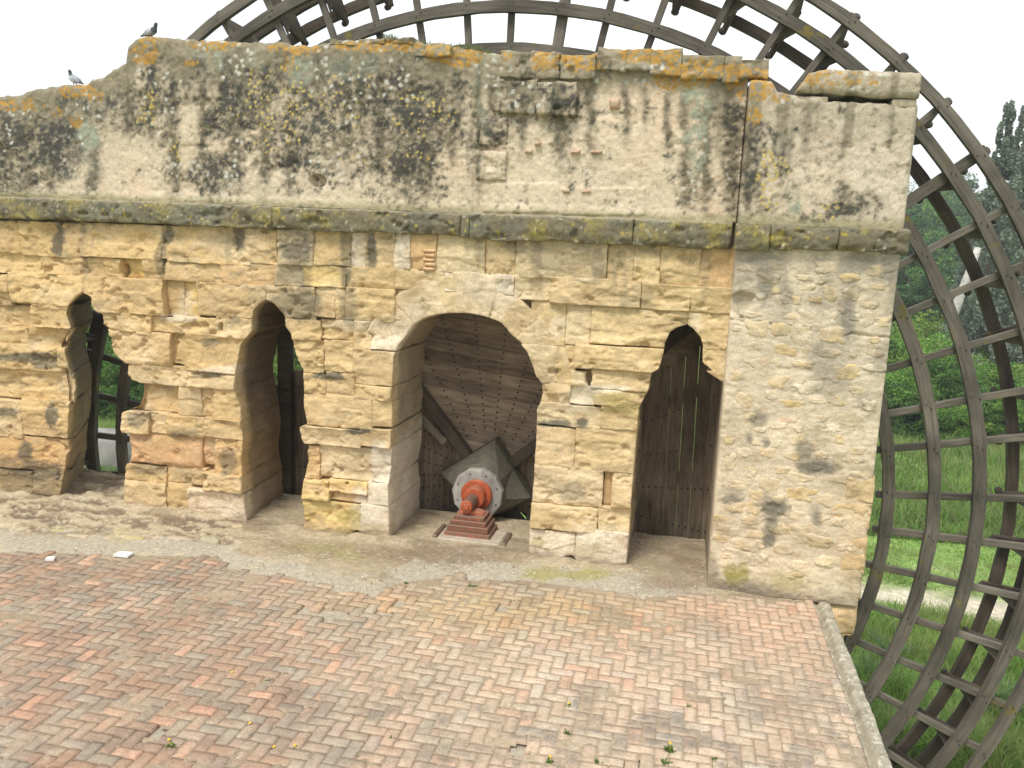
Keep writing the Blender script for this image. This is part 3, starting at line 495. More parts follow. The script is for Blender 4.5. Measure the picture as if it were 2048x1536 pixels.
# plinth slab under the pillar left of the arch
stone_px(604, 1070, 781, 1086, .07, .8, 'w', name='plinth_stone')
# mortar core behind the blocks, pierced by the openings
def idx_back(Xg, Zg):
    keep = np.ones(Xg.shape, bool)
    for (cl, cr_, zt, da, db), ax in zip(OPEN, APX): keep &= ~((Zg < zt+.08) & (Xg > cl(np.minimum(Zg, zt))-.10+da) & (Xg < cr_(np.minimum(Zg, zt))+.10+db))
    cell = keep[:-1, :-1] & keep[1:, :-1] & keep[:-1, 1:] & keep[1:, 1:]; idx = np.arange(Xg.size).reshape(Xg.shape)
    return np.stack([idx[:-1, :-1], idx[:-1, 1:], idx[1:, 1:], idx[1:, :-1]], -1)[cell]
def core():
    xs = np.arange(-14.8, .62, .05); zs = np.arange(-.4, 4.80, .05); Xg, Zg = np.meshgrid(xs, zs)
    keep = np.ones(Xg.shape, bool)
    for (cl, cr_, zt, *_), ax in zip(OPEN, APX): keep &= ~((Zg < zt+.08) & (Xg > cl(np.minimum(Zg, zt))-.10) & (Xg < cr_(np.minimum(Zg, zt))+.10))
    cell = keep[:-1, :-1] & keep[1:, :-1] & keep[:-1, 1:] & keep[1:, 1:]; idx = np.arange(Xg.size).reshape(Xg.shape)
    F = np.stack([idx[:-1, :-1], idx[:-1, 1:], idx[1:, 1:], idx[1:, :-1]], -1)[cell]
    yf = YW+.185+.012*fbm(Xg*6, Zg*6, 0, 3, 3); V1 = np.stack([Xg, yf, Zg], -1).reshape(-1, 3); V2 = np.stack([Xg, np.full_like(Xg, YW+1.38), Zg], -1).reshape(-1, 3)
    V = np.concatenate([V1, V2]); Fb = idx_back(Xg, Zg)
    F = np.concatenate([F, Fb[:, ::-1]+len(V1)])
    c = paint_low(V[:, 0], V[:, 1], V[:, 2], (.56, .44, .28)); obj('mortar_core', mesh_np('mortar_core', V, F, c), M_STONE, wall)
core()
def lining():
    Vs, Fs, b = [], [], 0
    for (cl, cr_, zt, da, db) in OPEN:
        for cv, sg, dx in ((cl, -1, da), (cr_, 1, db)):
            zz = np.concatenate([np.arange(-.3, zt, .04), [zt, zt+.05]]); yy = np.linspace(YW+.06, YW+1.39, 14); Zg, Yg = np.meshgrid(zz, yy); u = ((Yg-YW)/1.4)
            Xg = cv(np.minimum(Zg, zt))+sg*(.035+.0*u)+dx*u; Zg = np.where(Zg > zt-.01, Zg, Zg); P = np.stack([Xg, Yg, Zg], -1).reshape(-1, 3); idx = np.arange(Xg.size).reshape(Xg.shape)
            Vs.append(P); Fs.append(np.stack([idx[:-1, :-1], idx[:-1, 1:], idx[1:, 1:], idx[1:, :-1]], -1).reshape(-1, 4)+b); b += len(P)
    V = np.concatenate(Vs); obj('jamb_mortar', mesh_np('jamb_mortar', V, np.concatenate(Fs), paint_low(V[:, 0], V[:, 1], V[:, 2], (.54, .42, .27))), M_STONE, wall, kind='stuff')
lining()
# left end beyond the frame: plain coursed continuation
for k in range(9):
    for xa, xb in ((-190, -42), (-330, -191), (-480, -331), (-560, -481)): stone_px(xa, 445+k*66-(30 if xa < -200 else 0)*0, xb, 445+k*66+64, random.uniform(-.02, .03))
# ------------------------------------------------------------------ parapet
def sheet(name, xs, zf0, zf1, yf, depth, parent, mat, paint, relf, nz, **props):
    """vertical masonry slab with a traced top edge, real thickness"""
    t = np.linspace(0, 1, nz+1); Xg, T = np.meshgrid(xs, t); Zg = zf0(Xg)+(zf1(Xg)-zf0(Xg))*T; rel = relf(Xg, Zg, T)
    fr = np.stack([Xg, yf-rel, Zg], -1); idx = np.arange(Xg.size).reshape(Xg.shape)
    F = np.stack([idx[:-1, :-1], idx[:-1, 1:], idx[1:, 1:], idx[1:, :-1]], -1).reshape(-1, 4)
    nx = len(xs); loop = np.concatenate([idx[0, :-1], idx[:-1, -1], idx[-1, :0:-1], idx[:0:-1, 0]]); V = fr.reshape(-1, 3); Vs = [V]; P0 = V[loop]; prev = loop; b0 = len(V); K = 10
    for k in range(1, K+1):
        P = P0.copy(); P[:, 1] = P0[:, 1]+(yf+depth-P0[:, 1])*k/K; tp = P0[:, 2] > 5.5
        P[:, 2] += tp*(.05*fbm(P[:, 0]*4, P[:, 1]*4, 0, 3, 17)*min(1, k/3)-.015*k/K*0); Vs.append(P); cu = b0+np.arange(len(loop)); nn = np.roll(np.arange(len(loop)), -1)
        F = np.concatenate([F, np.stack([prev[nn], prev, cu, cu[nn]], -1)]); prev = cu; b0 += len(loop)
    V = np.concatenate(Vs); return obj(name, mesh_np(name, V, F, paint(V[:, 0], V[:, 1], V[:, 2])), mat, parent, **props)
tp = np.array(TOPL, float); TX, TZ = at(tp[:, 0], tp[:, 1], YW); TX = np.concatenate([[-14.9], TX]); TZ = np.concatenate([[TZ[0]-.15], TZ])
def topz(X): return np.interp(X, TX, TZ)-.015+.03*fbm(X*9, 0.3, 0, 3, 77)
HOLE = at(634, 362, YW)
SEAMX = float(at(950, 260, YW)[0])
def up_rel(X, Z, T):
    px, py = proj(X, np.full_like(X, YW), Z)
    cr = ell(px, py, CREAM_UP, np.zeros_like(px)); r = .035*fbm(X*1.1, Z*1.4, 0, 3, 61)+.020*fbm(X*4, Z*5, 0, 4, 63)*(1-.55*cr)+.014*fbm(X*15, Z*18, 0, 3, 65)*(1-.4*cr)
    r -= .03*ss(.3, .65, fbm(X*3, Z*3.4, 4, 4, 68))*(1-.8*cr)
    r -= .035*np.exp(-((X-SEAMX-.05*fbm(Z*2, 1, 0, 2, 3))/.03)**2)
    r -= .03*ss(0, .08, X-SEAMX)                                            # right part set slightly back
    r -= .12*ss(1.1, .75, np.hypot((X-HOLE[0])/.13, (Z-HOLE[1])/.09))
    # rectangular re-plastered panels
    for x0, y0, x1, y1 in ((356, 160, 404, 196), (412, 158, 444, 196), (362, 215, 424, 290), (256, 148, 282, 182), (965, 365, 1115, 425), (1120, 375, 1290, 430)):
        m = ss(-3, 3, px-x0)*ss(-3, 3, x1-px)*ss(-3, 3, py-y0)*ss(-3, 3, y1-py); r += .018*m
    r -= .05*np.exp(-((topz(X)-Z)/.035))
    r += .02*ss(4.95, 4.82, Z)
    return r
sheet('parapet', np.arange(-14.8, .535, .017), lambda X: np.full_like(X, 4.78), topz, YW+.02, .75, wall, M_PLASTER, paint_up, up_rel, 150)
def up_stone(xl, yt, xr, yb, off, name='coping_stone', rough=.8, Y=YW, parent=wall, paint=paint_up, dT=.5, edge=.03, mat=M_PLASTER):
    xm, ym = (xl+xr)/2, (yt+yb)/2; x0, x1 = float(at(xl, ym, Y)[0]), float(at(xr, ym, Y)[0]); z1, z0 = float(at(xm, yt, Y)[1]), float(at(xm, yb, Y)[1])
    return block(name, const(x0), const(x1), z0, z1, Y+.0, parent, mat, paint, off*.5, rough, .05, jit=.022, edk=.022, dT=dT, dL=.3, dR=.3, seed=random.randint(1, 900), tilt=(random.uniform(-.02, .02), random.uniform(-.03, .03)))
for q in [(1197, 97, 1252, 142, .05), (1254, 98, 1300, 140, .04), (1302, 98, 1362, 150, .05), (1364, 109, 1400, 158, .05), (1402, 114, 1446, 160, .06), (1448, 114, 1480, 165, .05), (1478, 121, 1536, 158, .07),
          (1001, 102, 1058, 156, .05), (1060, 101, 1118, 158, .06), (1122, 108, 1190, 158, .04), (985, 158, 1006, 220, .05), (1002, 160, 1072, 225, .05), (1074, 164, 1152, 232, .06),
          (662, 77, 715, 88, .04), (717, 76, 768, 86, .05), (770, 75, 826, 87, .05), (830, 86, 900, 112, .03), (962, 235, 1012, 288, .04), (958, 304, 1010, 360, .03)]:
    up_stone(q[0]-1.5, q[1], q[2]+1.5, *q[3:])
for x, y, a, b in ((1228, 207, 20, 18), (1057, 303, 14, 7), (1150, 304, 18, 6), (1192, 303, 22, 6), (1075, 287, 11, 9), (1132, 381, 16, 5), (1172, 383, 16, 5)):
    x0, x1 = float(at(x-a/2, y, YW)[0]), float(at(x+a/2, y, YW)[0]); z0, z1 = float(at(x, y+b/2, YW)[1]), float(at(x, y-b/2, YW)[1])
    block('brick', const(x0), const(x1), z0, z1, YW, wall, M_PLASTER, lambda X, Y, Z: mixc(np.array([.50, .29, .19])[None, :]*(1+.3*fbm(X*20, Z*20, 0, 3, 5))[:, None], (.35+.55*ss(-.2, .3, fbm(X*9, Z*9, 1, 3, 8))), (.53, .43, .31)), .010, .5, .014, jit=.012, seed=x)
for k in range(5):
    x0, x1 = float(at(848, 490, YW)[0]), float(at(873, 490, YW)[0]); z0, z1 = float(at(860, 506+9*k, YW)[1]), float(at(860, 498.5+9*k, YW)[1])
    block('brick', const(x0+.02*(k % 2)), const(x1-.01*(k % 3)), z0, z1, YW, wall, M_STONE, lambda X, Y, Z: np.array([.60, .40, .22])[None, :]*(1+.2*fbm(X*20, Z*20, 0, 3, 5))[:, None], .04, .5, .01, jit=.008, seed=40+k)
# ------------------------------------------------------------------ cornice: rounded string course in blocks
def cornice(x0, x1, yb, parent, z0, z1, prot, seed):
    nx = max(6, int((x1-x0)/.018)); m = 34; xs = np.linspace(x0+.004, x1-.004, nx+1); ph = np.linspace(0, 1, m+1); h = z1-z0
    # profile: underside out, bullnose up, sloped top back in
    prof = []
    for p in ph:
        if p < .18: a = p/.18; prof.append((-.02+(prot-.03)*a, 0))
        elif p < .78: a = (p-.18)/.6*math.pi-math.pi/2; prof.append((prot-.03+.035*math.cos(a)**.8 if math.cos(a) > 0 else prot-.03, h*.46+h*.46*math.sin(a)))
        else: a = (p-.78)/.22; prof.append(((prot-.03)*(1-a)-.06*a, h*.92+h*.08*a))
    pr = np.array(prof); Xg = np.repeat(xs[:, None], m+1, 1); d = np.minimum(Xg-x0, x1-Xg)
    px_, _ = proj(xs, np.full_like(xs, yb), np.full_like(xs, z0))
    wav = .03*fbm(xs*1.6, seed, 0, 3, 5)+.04*np.minimum(0, fbm(xs*2.3, seed+9., 0, 3, 8)+.1)     # broken lower edge
    bite = ss(.35, .65, fbm(Xg*2.1, pr[None, :, 1]*5+seed, 0, 3, 6))
    sc = 1-.25*bite*ss(.7, .2, pr[None, :, 1]/h)
    P = pr[None, :, 0]*sc+.030*fbm(Xg*3.5, pr[None, :, 1]*7, seed, 4, 11)+.014*fbm(Xg*20, pr[None, :, 1]*24, seed, 3, 12)-.05*ss(.25, .6, fbm(Xg*6, pr[None, :, 1]*9, seed+5, 3, 14))-.018*np.exp(-(d/.014)**1.3)
    Zg = z0+pr[None, :, 1]-wav[:, None]*(1-pr[None, :, 1]/h)*.9+.010*fbm(Xg*6, pr[None, :, 1]*8, seed+2, 3, 13)
    V = np.stack([Xg, yb-P, Zg], -1).reshape(-1, 3); idx = np.arange(V.shape[0]).reshape(nx+1, m+1)
    F = np.stack([idx[:-1, :-1], idx[1:, :-1], idx[1:, 1:], idx[:-1, 1:]], -1).reshape(-1, 4)
    # end caps as fans of quads to the back plane
    nv = len(V); back = V.copy().reshape(nx+1, m+1, 3)[[0, -1]]; back[:, :, 1] = yb+.1; V = np.concatenate([V, back.reshape(-1, 3)])
    for e, row in ((0, idx[0]), (1, idx[-1])):
        b = nv+e*(m+1)+np.arange(m+1); q = np.stack([row[:-1], row[1:], b[1:], b[:-1]], -1); F = np.concatenate([F, q if e == 0 else q[:, ::-1]])
    return obj('cornice_stone', mesh_np('cornice_stone', V, F, paint_cornice(V[:, 0], V[:, 1], V[:, 2])), M_PLASTER, parent)
cx = [-14.8, -11.6]+[float(at(x, 440, YW)[0]) for x in (552, 926, 944, 1269, 1466)]
for a, b in zip(cx[:-1], cx[1:]): cornice(a, b, YW+.02, wall, 4.47+random.uniform(-.02, .015), 4.80+random.uniform(-.012, .008), .15+random.uniform(-.012, .02), random.randint(1, 99))
# ------------------------------------------------------------------ right end pier
pier = empty('masonry_pier', (0, 0, 0), label='pale rubble end pier right of the doorway, its upper part smoothly plastered', category='pier')
PX0, PX1 = .545, 2.455
def pier_rel(X, Z, T):
    r = .02*fbm(X*1.5, Z*1.8, 0, 3, 161)+.008*fbm(X*5, Z*7, 0, 4, 163)+.009*fbm(X*17, Z*30, 0, 3, 165)-.014*ss(.3, .6, fbm(X*4, Z*7, 4, 3, 168))
    e = np.minimum(X-PX0, PX1-X); r -= .03*np.exp(-(e/.02)); zc = 3.57-.10*(X-PX0)/1.9+.02*fbm(X*5, 1, 0, 3, 5); r -= .035*np.exp(-((Z-zc)/.014)**2)
    px, py = proj(X, np.full_like(X, YP), Z); r -= .10*ss(-.2, .2, 1-np.hypot((px-1482)/26, (py-608)/22)+.4*fbm(X*9, Z*9, 0, 3, 4))
    return r
def paint_pier(X, Y, Z):
    n0 = fbm(X*1.2, Z*1.2, 0, 3, 201); c = paint_low(X, Y, Z, (.60, .50, .36)); g = ss(1.2, 3.4, Z+.6*n0)
    c = mixc(c, .40*g, (.53, .465, .36)); c = mixc(c, .50*ss(.12, .5, fbm(X*2.2, Z*.9, 5, 4, 203))*ss(1., 4, Z), (.255, .23, .175))
    px, py = proj(X, np.full_like(X, YP), Z); n2 = fbm(X*6, Z*9, 0, 4, 9); n3 = fbm(X*22, Z*30, 0, 3, 21); nz = n2*.6+n3*.6
    c = mixc(c, .62*ell(px, py, [e for e in DARK_LOW if e[0] > 1400]+[(1790, 560, 14, 70, .6), (1700, 530, 90, 18, .5), (1560, 620, 20, 40, .5), (1690, 690, 26, 60, .5), (1780, 660, 16, 60, .4), (1655, 560, 16, 60, .4), (1740, 800, 30, 30, .4)], nz, .4), (.15, .14, .115))
    c = mixc(c, .7*ell(px, py, [e for e in GREEN_LOW if e[0] > 1400], nz), (.29, .25, .07)); return c
zc = lambda v: (lambda X: np.full_like(X, v))
sheet('rubble_core', np.arange(PX0, PX1+.001, .0165), zc(-.02), zc(4.5), YP, 1.7, pier, M_STONE, paint_pier, pier_rel, 265)
# the foot of the pier carries on down past the terrace edge
def foot_r(z): return PX1+.0*z-.06*ss(-.25, -.75, z)-.09*ss(-.42, -.46, z)
for z0, z1, kd in ((-.42, -.03, None), (-.85, -.43, 'y'), (-1.5, -.86, None), (-2.3, -1.51, None), (-3.2, -2.31, 'g'), (-4.2, -3.21, None), (-5.3, -4.21, None)):
    bs = {None: (.60, .45, .26), 'y': (.62, .46, .22), 'g': (.5, .42, .28)}[kd]
    block('foot_stone', const(1.4), foot_r, z0, z1, YP+.02, pier, M_STONE, (lambda bs: lambda X, Y, Z: paint_low(X, Y, Z+.6, bs))(bs), .0, 1., dR=1.6, seed=int(-z0*70), res=.025)
# corner quoins, lower right
for z0, z1, xl in ((.06, .42, 2.06), (.43, .98, 2.16), (1.0, 1.36, 1.98), (1.37, 1.72, 2.12)):
    block('quoin', const(xl), const(PX1+.012), z0, z1, YP, pier, M_STONE, lambda X, Y, Z: paint_low(X, Y, Z, (.56, .42, .235)), .004, .8, .022, dR=1.0, seed=int(z0*90)+3)
# rubble stones half sunk in the mortar
PAL = [(.62, .46, .22), (.60, .43, .19), (.66, .53, .34), (.56, .42, .235), (.70, .61, .46), (.58, .36, .215), (.60, .475, .28)]
HAND = [(1660, 640, 14, 16, 4), (1668, 672, 24, 17, 0), (1600, 670, 18, 20, 0), (1560, 657, 20, 16, 1), (1515, 660, 22, 18, 0), (1572, 700, 20, 10, 1), (1612, 705, 10, 12, 3), (1652, 705, 22, 9, 0), (1738, 610, 14, 8, 1), (1735, 638, 14, 14, 3), (1660, 587, 14, 14, 0), (1594, 600, 10, 10, 0), (1580, 637, 14, 10, 0), (1614, 632, 16, 12, 0), (1700, 584, 16, 14, 2), (1515, 725, 22, 12, 5), (1552, 724, 10, 9, 2), (1690, 745, 26, 14, 0), (1612, 775, 26, 14, 4), (1555, 765, 20, 14, 0), (1492, 800, 14, 20, 0), (1585, 808, 22, 8, 0),
        (1674, 802, 16, 10, 0), (1668, 857, 14, 8, 4), (1690, 840, 24, 16, 1), (1680, 877, 12, 10, 0), (1535, 905, 20, 12, 1), (1488, 905, 14, 10, 2), (1550, 880, 12, 16, 4), (1582, 912, 16, 10, 0), (1500, 945, 16, 16, 0), (1564, 940, 18, 10, 1), (1605, 955, 24, 10, 2), (1540, 970, 18, 14, 0), (1603, 990, 26, 14, 1), (1512, 992, 16, 12, 1), (1655, 1000, 22, 16, 0), (1512, 1015, 18, 14, 0), (1470, 1015, 22, 12, 3), (1445, 1078, 18, 10, 1), (1440, 1035, 26, 10, 0), (1500, 1040, 20, 10, 3), (1645, 1035, 12, 10, 0), (1520, 1120, 20, 14, 4), (1610, 1060, 30, 14, 3), (1640, 1085, 26, 14, 1), (1590, 1030, 18, 12, 2), (1450, 1055, 18, 8, 2), (1560, 1060, 22, 12, 0), (1480, 1090, 20, 10, 3), (1570, 1100, 22, 12, 3), (1600, 1130, 22, 12, 2), (1650, 1125, 22, 12, 2), (1460, 925, 12, 16, 2), (1480, 970, 24, 8, 2), (1560, 850, 14, 8, 4), (1520, 860, 12, 6, 6), (1570, 840, 22, 6, 5)]
taken = [(a, b, c, d) for a, b, c, d, e in HAND]
tries = 0
while len(HAND) < 110 and tries < 4000:
    tries += 1; x, y = random.uniform(1440, 1770), random.uniform(530, 1150); rx, ry = random.uniform(9, 22), random.uniform(6, 12)
    if x > 1815-.126*(y-430)-rx*1.3 or x < 1475-.085*(y-455)+rx*1.2 or any(abs(x-a) < rx+c and abs(y-b) < ry+d for a, b, c, d in taken): continue
    taken.append((x, y, rx, ry)); HAND.append((x, y, rx, ry, random.choice([0, 2, 3, 3, 6, 6, 2, 4])))
for x, y, rx, ry, kd in HAND:
    cxw, czw = float(at(x, y, YP)[0]), float(at(x, y, YP)[1]); ax, az_ = rx/FPX*11, ry/FPX*11; n, m = 22, 9; sd_ = random.uniform(0, 50)
    a = np.linspace(0, 2*math.pi, n, endpoint=False); s = np.array([1.12, 1.0, .93, .84, .72, .56, .38, .2, .0])
    k = 1+.34*vn(np.cos(a)*1.4+sd_, np.sin(a)*1.4, 0, 3)+.24*vn(np.cos(a)*3.3+sd_, np.sin(a)*3.3, 0, 4)+.12*vn(np.cos(a)*8+sd_, np.sin(a)*8, 0, 6); sq = 1/np.maximum(np.abs(np.cos(a)), np.abs(np.sin(a)))**.45
    Xv = cxw+ax*(k*sq*np.cos(a))[None, :]*s[:, None]; Zv = czw+az_*(k*sq*np.sin(a))[None, :]*s[:, None]
    Xv = np.clip(Xv, PX0+.012, PX1-.012)
    dpt = np.array([-.05, -.012, -.003, .004, .006, .007, .008, .008, .008])[:, None]+.014*fbm(Xv*14, Zv*18, sd_, 3, 5)+random.uniform(-.003, .004)
    Yv = YP-dpt*np.ones_like(Xv)-.008*fbm(Xv*5, Zv*7, 0, 4, 163)-.02*fbm(Xv*1.5, Zv*1.8, 0, 3, 161)
    V = np.stack([Xv, Yv, Zv], -1).reshape(-1, 3); idx = np.arange(n*m).reshape(m, n); F = np.stack([idx[:-1], np.roll(idx[:-1], -1, 1), np.roll(idx[1:], -1, 1), idx[1:]], -1).reshape(-1, 4)
    base = PAL[kd]; cc = paint_low(V[:, 0], V[:, 1], V[:, 2], base); pm = paint_pier(V[:, 0], V[:, 1], V[:, 2]); rim = np.repeat(np.array([1, .75, .5, .3, .2, .15, .1, .1, .1]), n); bl = np.clip(random.uniform(.2, .8)+.55*rim+.6*fbm(V[:, 0]*14, V[:, 2]*16, 0, 3, 6), 0, 1)[:, None]; cc = cc*(1-bl)+pm*bl
    obj('rubble_stone', mesh_np('rubble_stone', V, F, cc), M_STONE, pier)
for a, b in ((PX0-.03, .93), (.93, 1.72), (1.72, PX1+.06)): cornice(a, b, YP+.02, pier, 4.46+random.uniform(-.01, .01), 4.77+random.uniform(-.01, .01), .13, random.randint(1, 99))
PTOP = [(1495, 159), (1515, 154), (1544, 160), (1556, 181), (1580, 186), (1640, 190), (1655, 199), (1750, 203), (1837, 206)]
ptx, ptz = at(np.array([a for a, b in PTOP], float), np.array([b for a, b in PTOP], float), YP)
def pier_top(X): return np.interp(X, ptx, ptz)-.01+.02*fbm(X*11, .7, 0, 3, 31)
def pup_rel(X, Z, T):
    e = np.minimum(X-PX0, PX1-X); return .012*fbm(X*1.5, Z*1.5, 0, 3, 261)+.014*fbm(X*6, Z*6, 0, 4, 263)+.008*fbm(X*20, Z*20, 0, 3, 265)-.03*np.exp(-e/.018)-.05*np.exp(-(pier_top(X)-Z)/.03)-.012*ss(.35, .6, fbm(X*7, Z*7, 9, 3, 8))
sheet('plastered_panel', np.arange(PX0, PX1+.001, .017), zc(4.75), pier_top, YP+.01, 1.0, pier, M_PLASTER, lambda X, Y, Z: paint_up(X, Y, Z, True), pup_rel, 88)
def cap_slab():
    P = [(1594, 183), (1618, 146), (1655, 138), (1750, 141), (1837, 146), (1838, 195), (1758, 194), (1655, 186)]
    x, z = at(np.array([a for a, b in P], float), np.array([b for a, b in P], float), YP)
    xs = np.linspace(float(x.min()), float(x.max()), 70); lo = np.interp(xs, x[[0, 7, 6, 5]], z[[0, 7, 6, 5]]); hi = np.interp(xs, x[[0, 1, 2, 3, 4]], z[[0, 1, 2, 3, 4]])
    hi = np.maximum(hi, lo+.015)
    return sheet('cap_slab', xs, lambda X: np.interp(X, xs, lo)+.012*fbm(X*8, 3, 0, 3, 3), lambda X: np.interp(X, xs, hi)+.015*fbm(X*8, 5, 0, 3, 4), YP-.02, .8, None, M_PLASTER, lambda X, Y, Z: paint_up(X, Y, Z, True), lambda X, Z, T: .02*fbm(X*6, Z*8, 0, 4, 9)+.01*fbm(X*22, Z*22, 0, 3, 4)-.04*np.exp(-np.minimum(T, 1-T)*.3/.03), 24,
                 label='loose lichened stone slab resting askew on top of the right end pier', category='stone slab')
cap_slab()
for x0, x1, z0, z1 in ((1.0, 1.35, .0, .06), (2.15, 2.44, .0, .05)):
    pass
mb = MB(); tz = float(pier_top(np.array([2.3]))[0]); mb.box(2.16, 2.43, YP+.03, YP+.5, tz-.03, tz+.065); mb_b = MB(); mb_b.box(1.12, 1.45, YP+.02, YP+.5, tz-.05, tz+.085)
P_SHIM = mat_plain('shim', (.33, .28, .19), .9, .3, 14)
for m_ in (mb, mb_b): obj('shim_stone', m_.mesh('shim_stone', .012), P_SHIM, pier)
# ------------------------------------------------------------------ terrace: mortar bed, ledge, herringbone bricks, kerb
EDGE = [(-900, 1090), (0, 1104), (120, 1106), (240, 1110), (440, 1112), (460, 1135), (500, 1147), (590, 1152), (622, 1174), (690, 1184), (758, 1192), (790, 1165), (890, 1155), (905, 1143), (930, 1143), (940, 1160), (1050, 1160), (1180, 1178), (1270, 1190), (1280, 1195), (1375, 1190), (1400, 1186), (1660, 1206)]
ex, ey = np.array([a for a, b in EDGE], float), np.array([b for a, b in EDGE], float)
HOLES = [(565, 1222, 14, 7), (655, 1232, 34, 12), (600, 1218, 18, 7), (540, 1296, 16, 6), (1018, 1215, 14, 8), (800, 1206, 30, 6), (762, 1222, 12, 8), (300, 1462, 18, 7), (1040, 1500, 9, 5), (1270, 1530, 14, 8), (270, 1370, 10, 3)]
def flake(X, Y, px, up_):
    return ss(-.05, .07, fbm(X*2.6, Y*6.5, 3, 4, 333)+.35*fbm(X*11, Y*20, 3, 3, 335)), ss(620, 420, px)*ss(24, 44, up_)
def paint_ledge(X, Y, Z):
    px, py = proj(X, Y, np.zeros_like(X)); n1 = fbm(X*1.5, Y*1.5, 0, 4, 301); n2 = fbm(X*5, Y*7, 0, 4, 303); n3 = fbm(X*20, Y*24, 0, 4, 305)
    c = np.array([.40, .325, .215])[None, :]*(1+.25*n1+.25*n2)[:, None]
    be = np.interp(px, ex, ey); cem = ss(46, 18, be-py+26*n2)*ss(-60, 60, px+200); cem = np.maximum(cem, ss(-4, 4, py-be))
    c = mixc(c, .8*cem*ss(1450, 1330, px), np.array([.43, .385, .30])*1.0)
    c = mixc(c, .3*cem*ss(.05, .4, n3), (.36, .32, .25)); 
    dirt = .75*ss(11.0, 10.75, Y)*0+ell(px, py, [(150, 1030, 160, 26, .6), (380, 1055, 130, 26, 1), (300, 1030, 50, 20, .8), (440, 1070, 40, 20, .9), (900, 1115, 150, 18, .8), (1350, 1165, 70, 16, .7), (700, 1105, 100, 16, .5), (560, 1100, 80, 16, .5), (40, 1035, 80, 20, .6), (1500, 1190, 80, 8, .7), (1330, 1130, 80, 50, .35), (330, 1040, 60, 14, .7)], n2*.9+n3*.6, .45)
    c = mixc(c, .85*dirt, (.19, .135, .085)); c = mixc(c, .6*dirt*ss(.1, .4, n3), (.40, .30, .20))
    lm = flake(X, Y, px, be-py); c = mixc(c, .8*ss(.4, .9, lm[0])*lm[1], (.50, .41, .27)); c = mixc(c, .75*ss(.5, .1, lm[0])*lm[1]*ss(-.5, .1, n2+dirt), (.20, .145, .095))
    c = mixc(c, .65*ell(px, py, [(1090, 1148, 40, 10, 1), (1165, 1152, 50, 10, 1), (640, 1100, 60, 10, .6), (700, 1118, 30, 10, .6), (250, 1075, 30, 8, .5)], n2+n3*.5, .4), (.31, .28, .075))
    c = mixc(c, .6*ss(.25, .5, n2+.3*n3)*ss(600, 300, px), (.56, .46, .30))
    c = mixc(c, .6*ss(.15, .45, fbm(X*2.3, Y*4, 5, 4, 313)+.3*n3)*(1-cem), (.235, .17, .105))
    c = mixc(c, .8*ss(.60, .66, fbm(X*38, Y*38, 0, 2, 311)), (.58, .53, .45))
    return c
xs = np.concatenate([np.arange(-14.8, 1.9, .026), [1.9]]); ys = np.concatenate([np.arange(2.5, 8.0, .11), np.arange(8.0, 12.45, .026)])
Xg, Yg = np.meshgrid(xs, ys); gx, gy = proj(Xg, Yg, np.zeros_like(Xg)); be = np.interp(gx, ex, ey)
up = ss(10, -50, gy-be); rocky = ss(560, 300, gx)*ss(0, 40, be-gy-30)
Zg = -.040+.022*ss(8, -14, gy-be)+.055*up+up*(.012*fbm(Xg*4, Yg*5, 0, 4, 321)+.008*fbm(Xg*16, Yg*18, 0, 3, 323))+rocky*(.03*ss(-.1, .3, fbm(Xg*2.2, Yg*3.5, 0, 4, 325))+.02*fbm(Xg*7, Yg*9, 0, 3, 327))+.004*fbm(Xg*20, Yg*20, 0, 3, 328)
lk = flake(Xg, Yg, gx, be-gy); Zg += .035*lk[0]*lk[1]
Zg += .05*ss(.25, 0, np.abs(Yg-10.95))*ss(-.3, .2, fbm(Xg*2, 1, 0, 3, 331))*up
V = np.stack([Xg, Yg, Zg], -1).reshape(-1, 3); idx = np.arange(Xg.size).reshape(Xg.shape); F = np.stack([idx[:-1, :-1], idx[:-1, 1:], idx[1:, 1:], idx[1:, :-1]], -1).reshape(-1, 4)
terrace = obj('terrace', mesh_np('terrace', V, F, paint_ledge(V[:, 0], V[:, 1], V[:, 2])), M_DIRT, None, kind='structure', label='worn terrace of herringbone bricks with a cement and dirt ledge along the wall')
mb = MB(); mb.box(-14.8, 2.06, 2.4, 12.35, -5.6, -.12)
obj('platform', mb.mesh('platform'), mat_plain('platform_stone', (.42, .34, .22), .9, .25, 3, bump=.6), None, kind='structure')
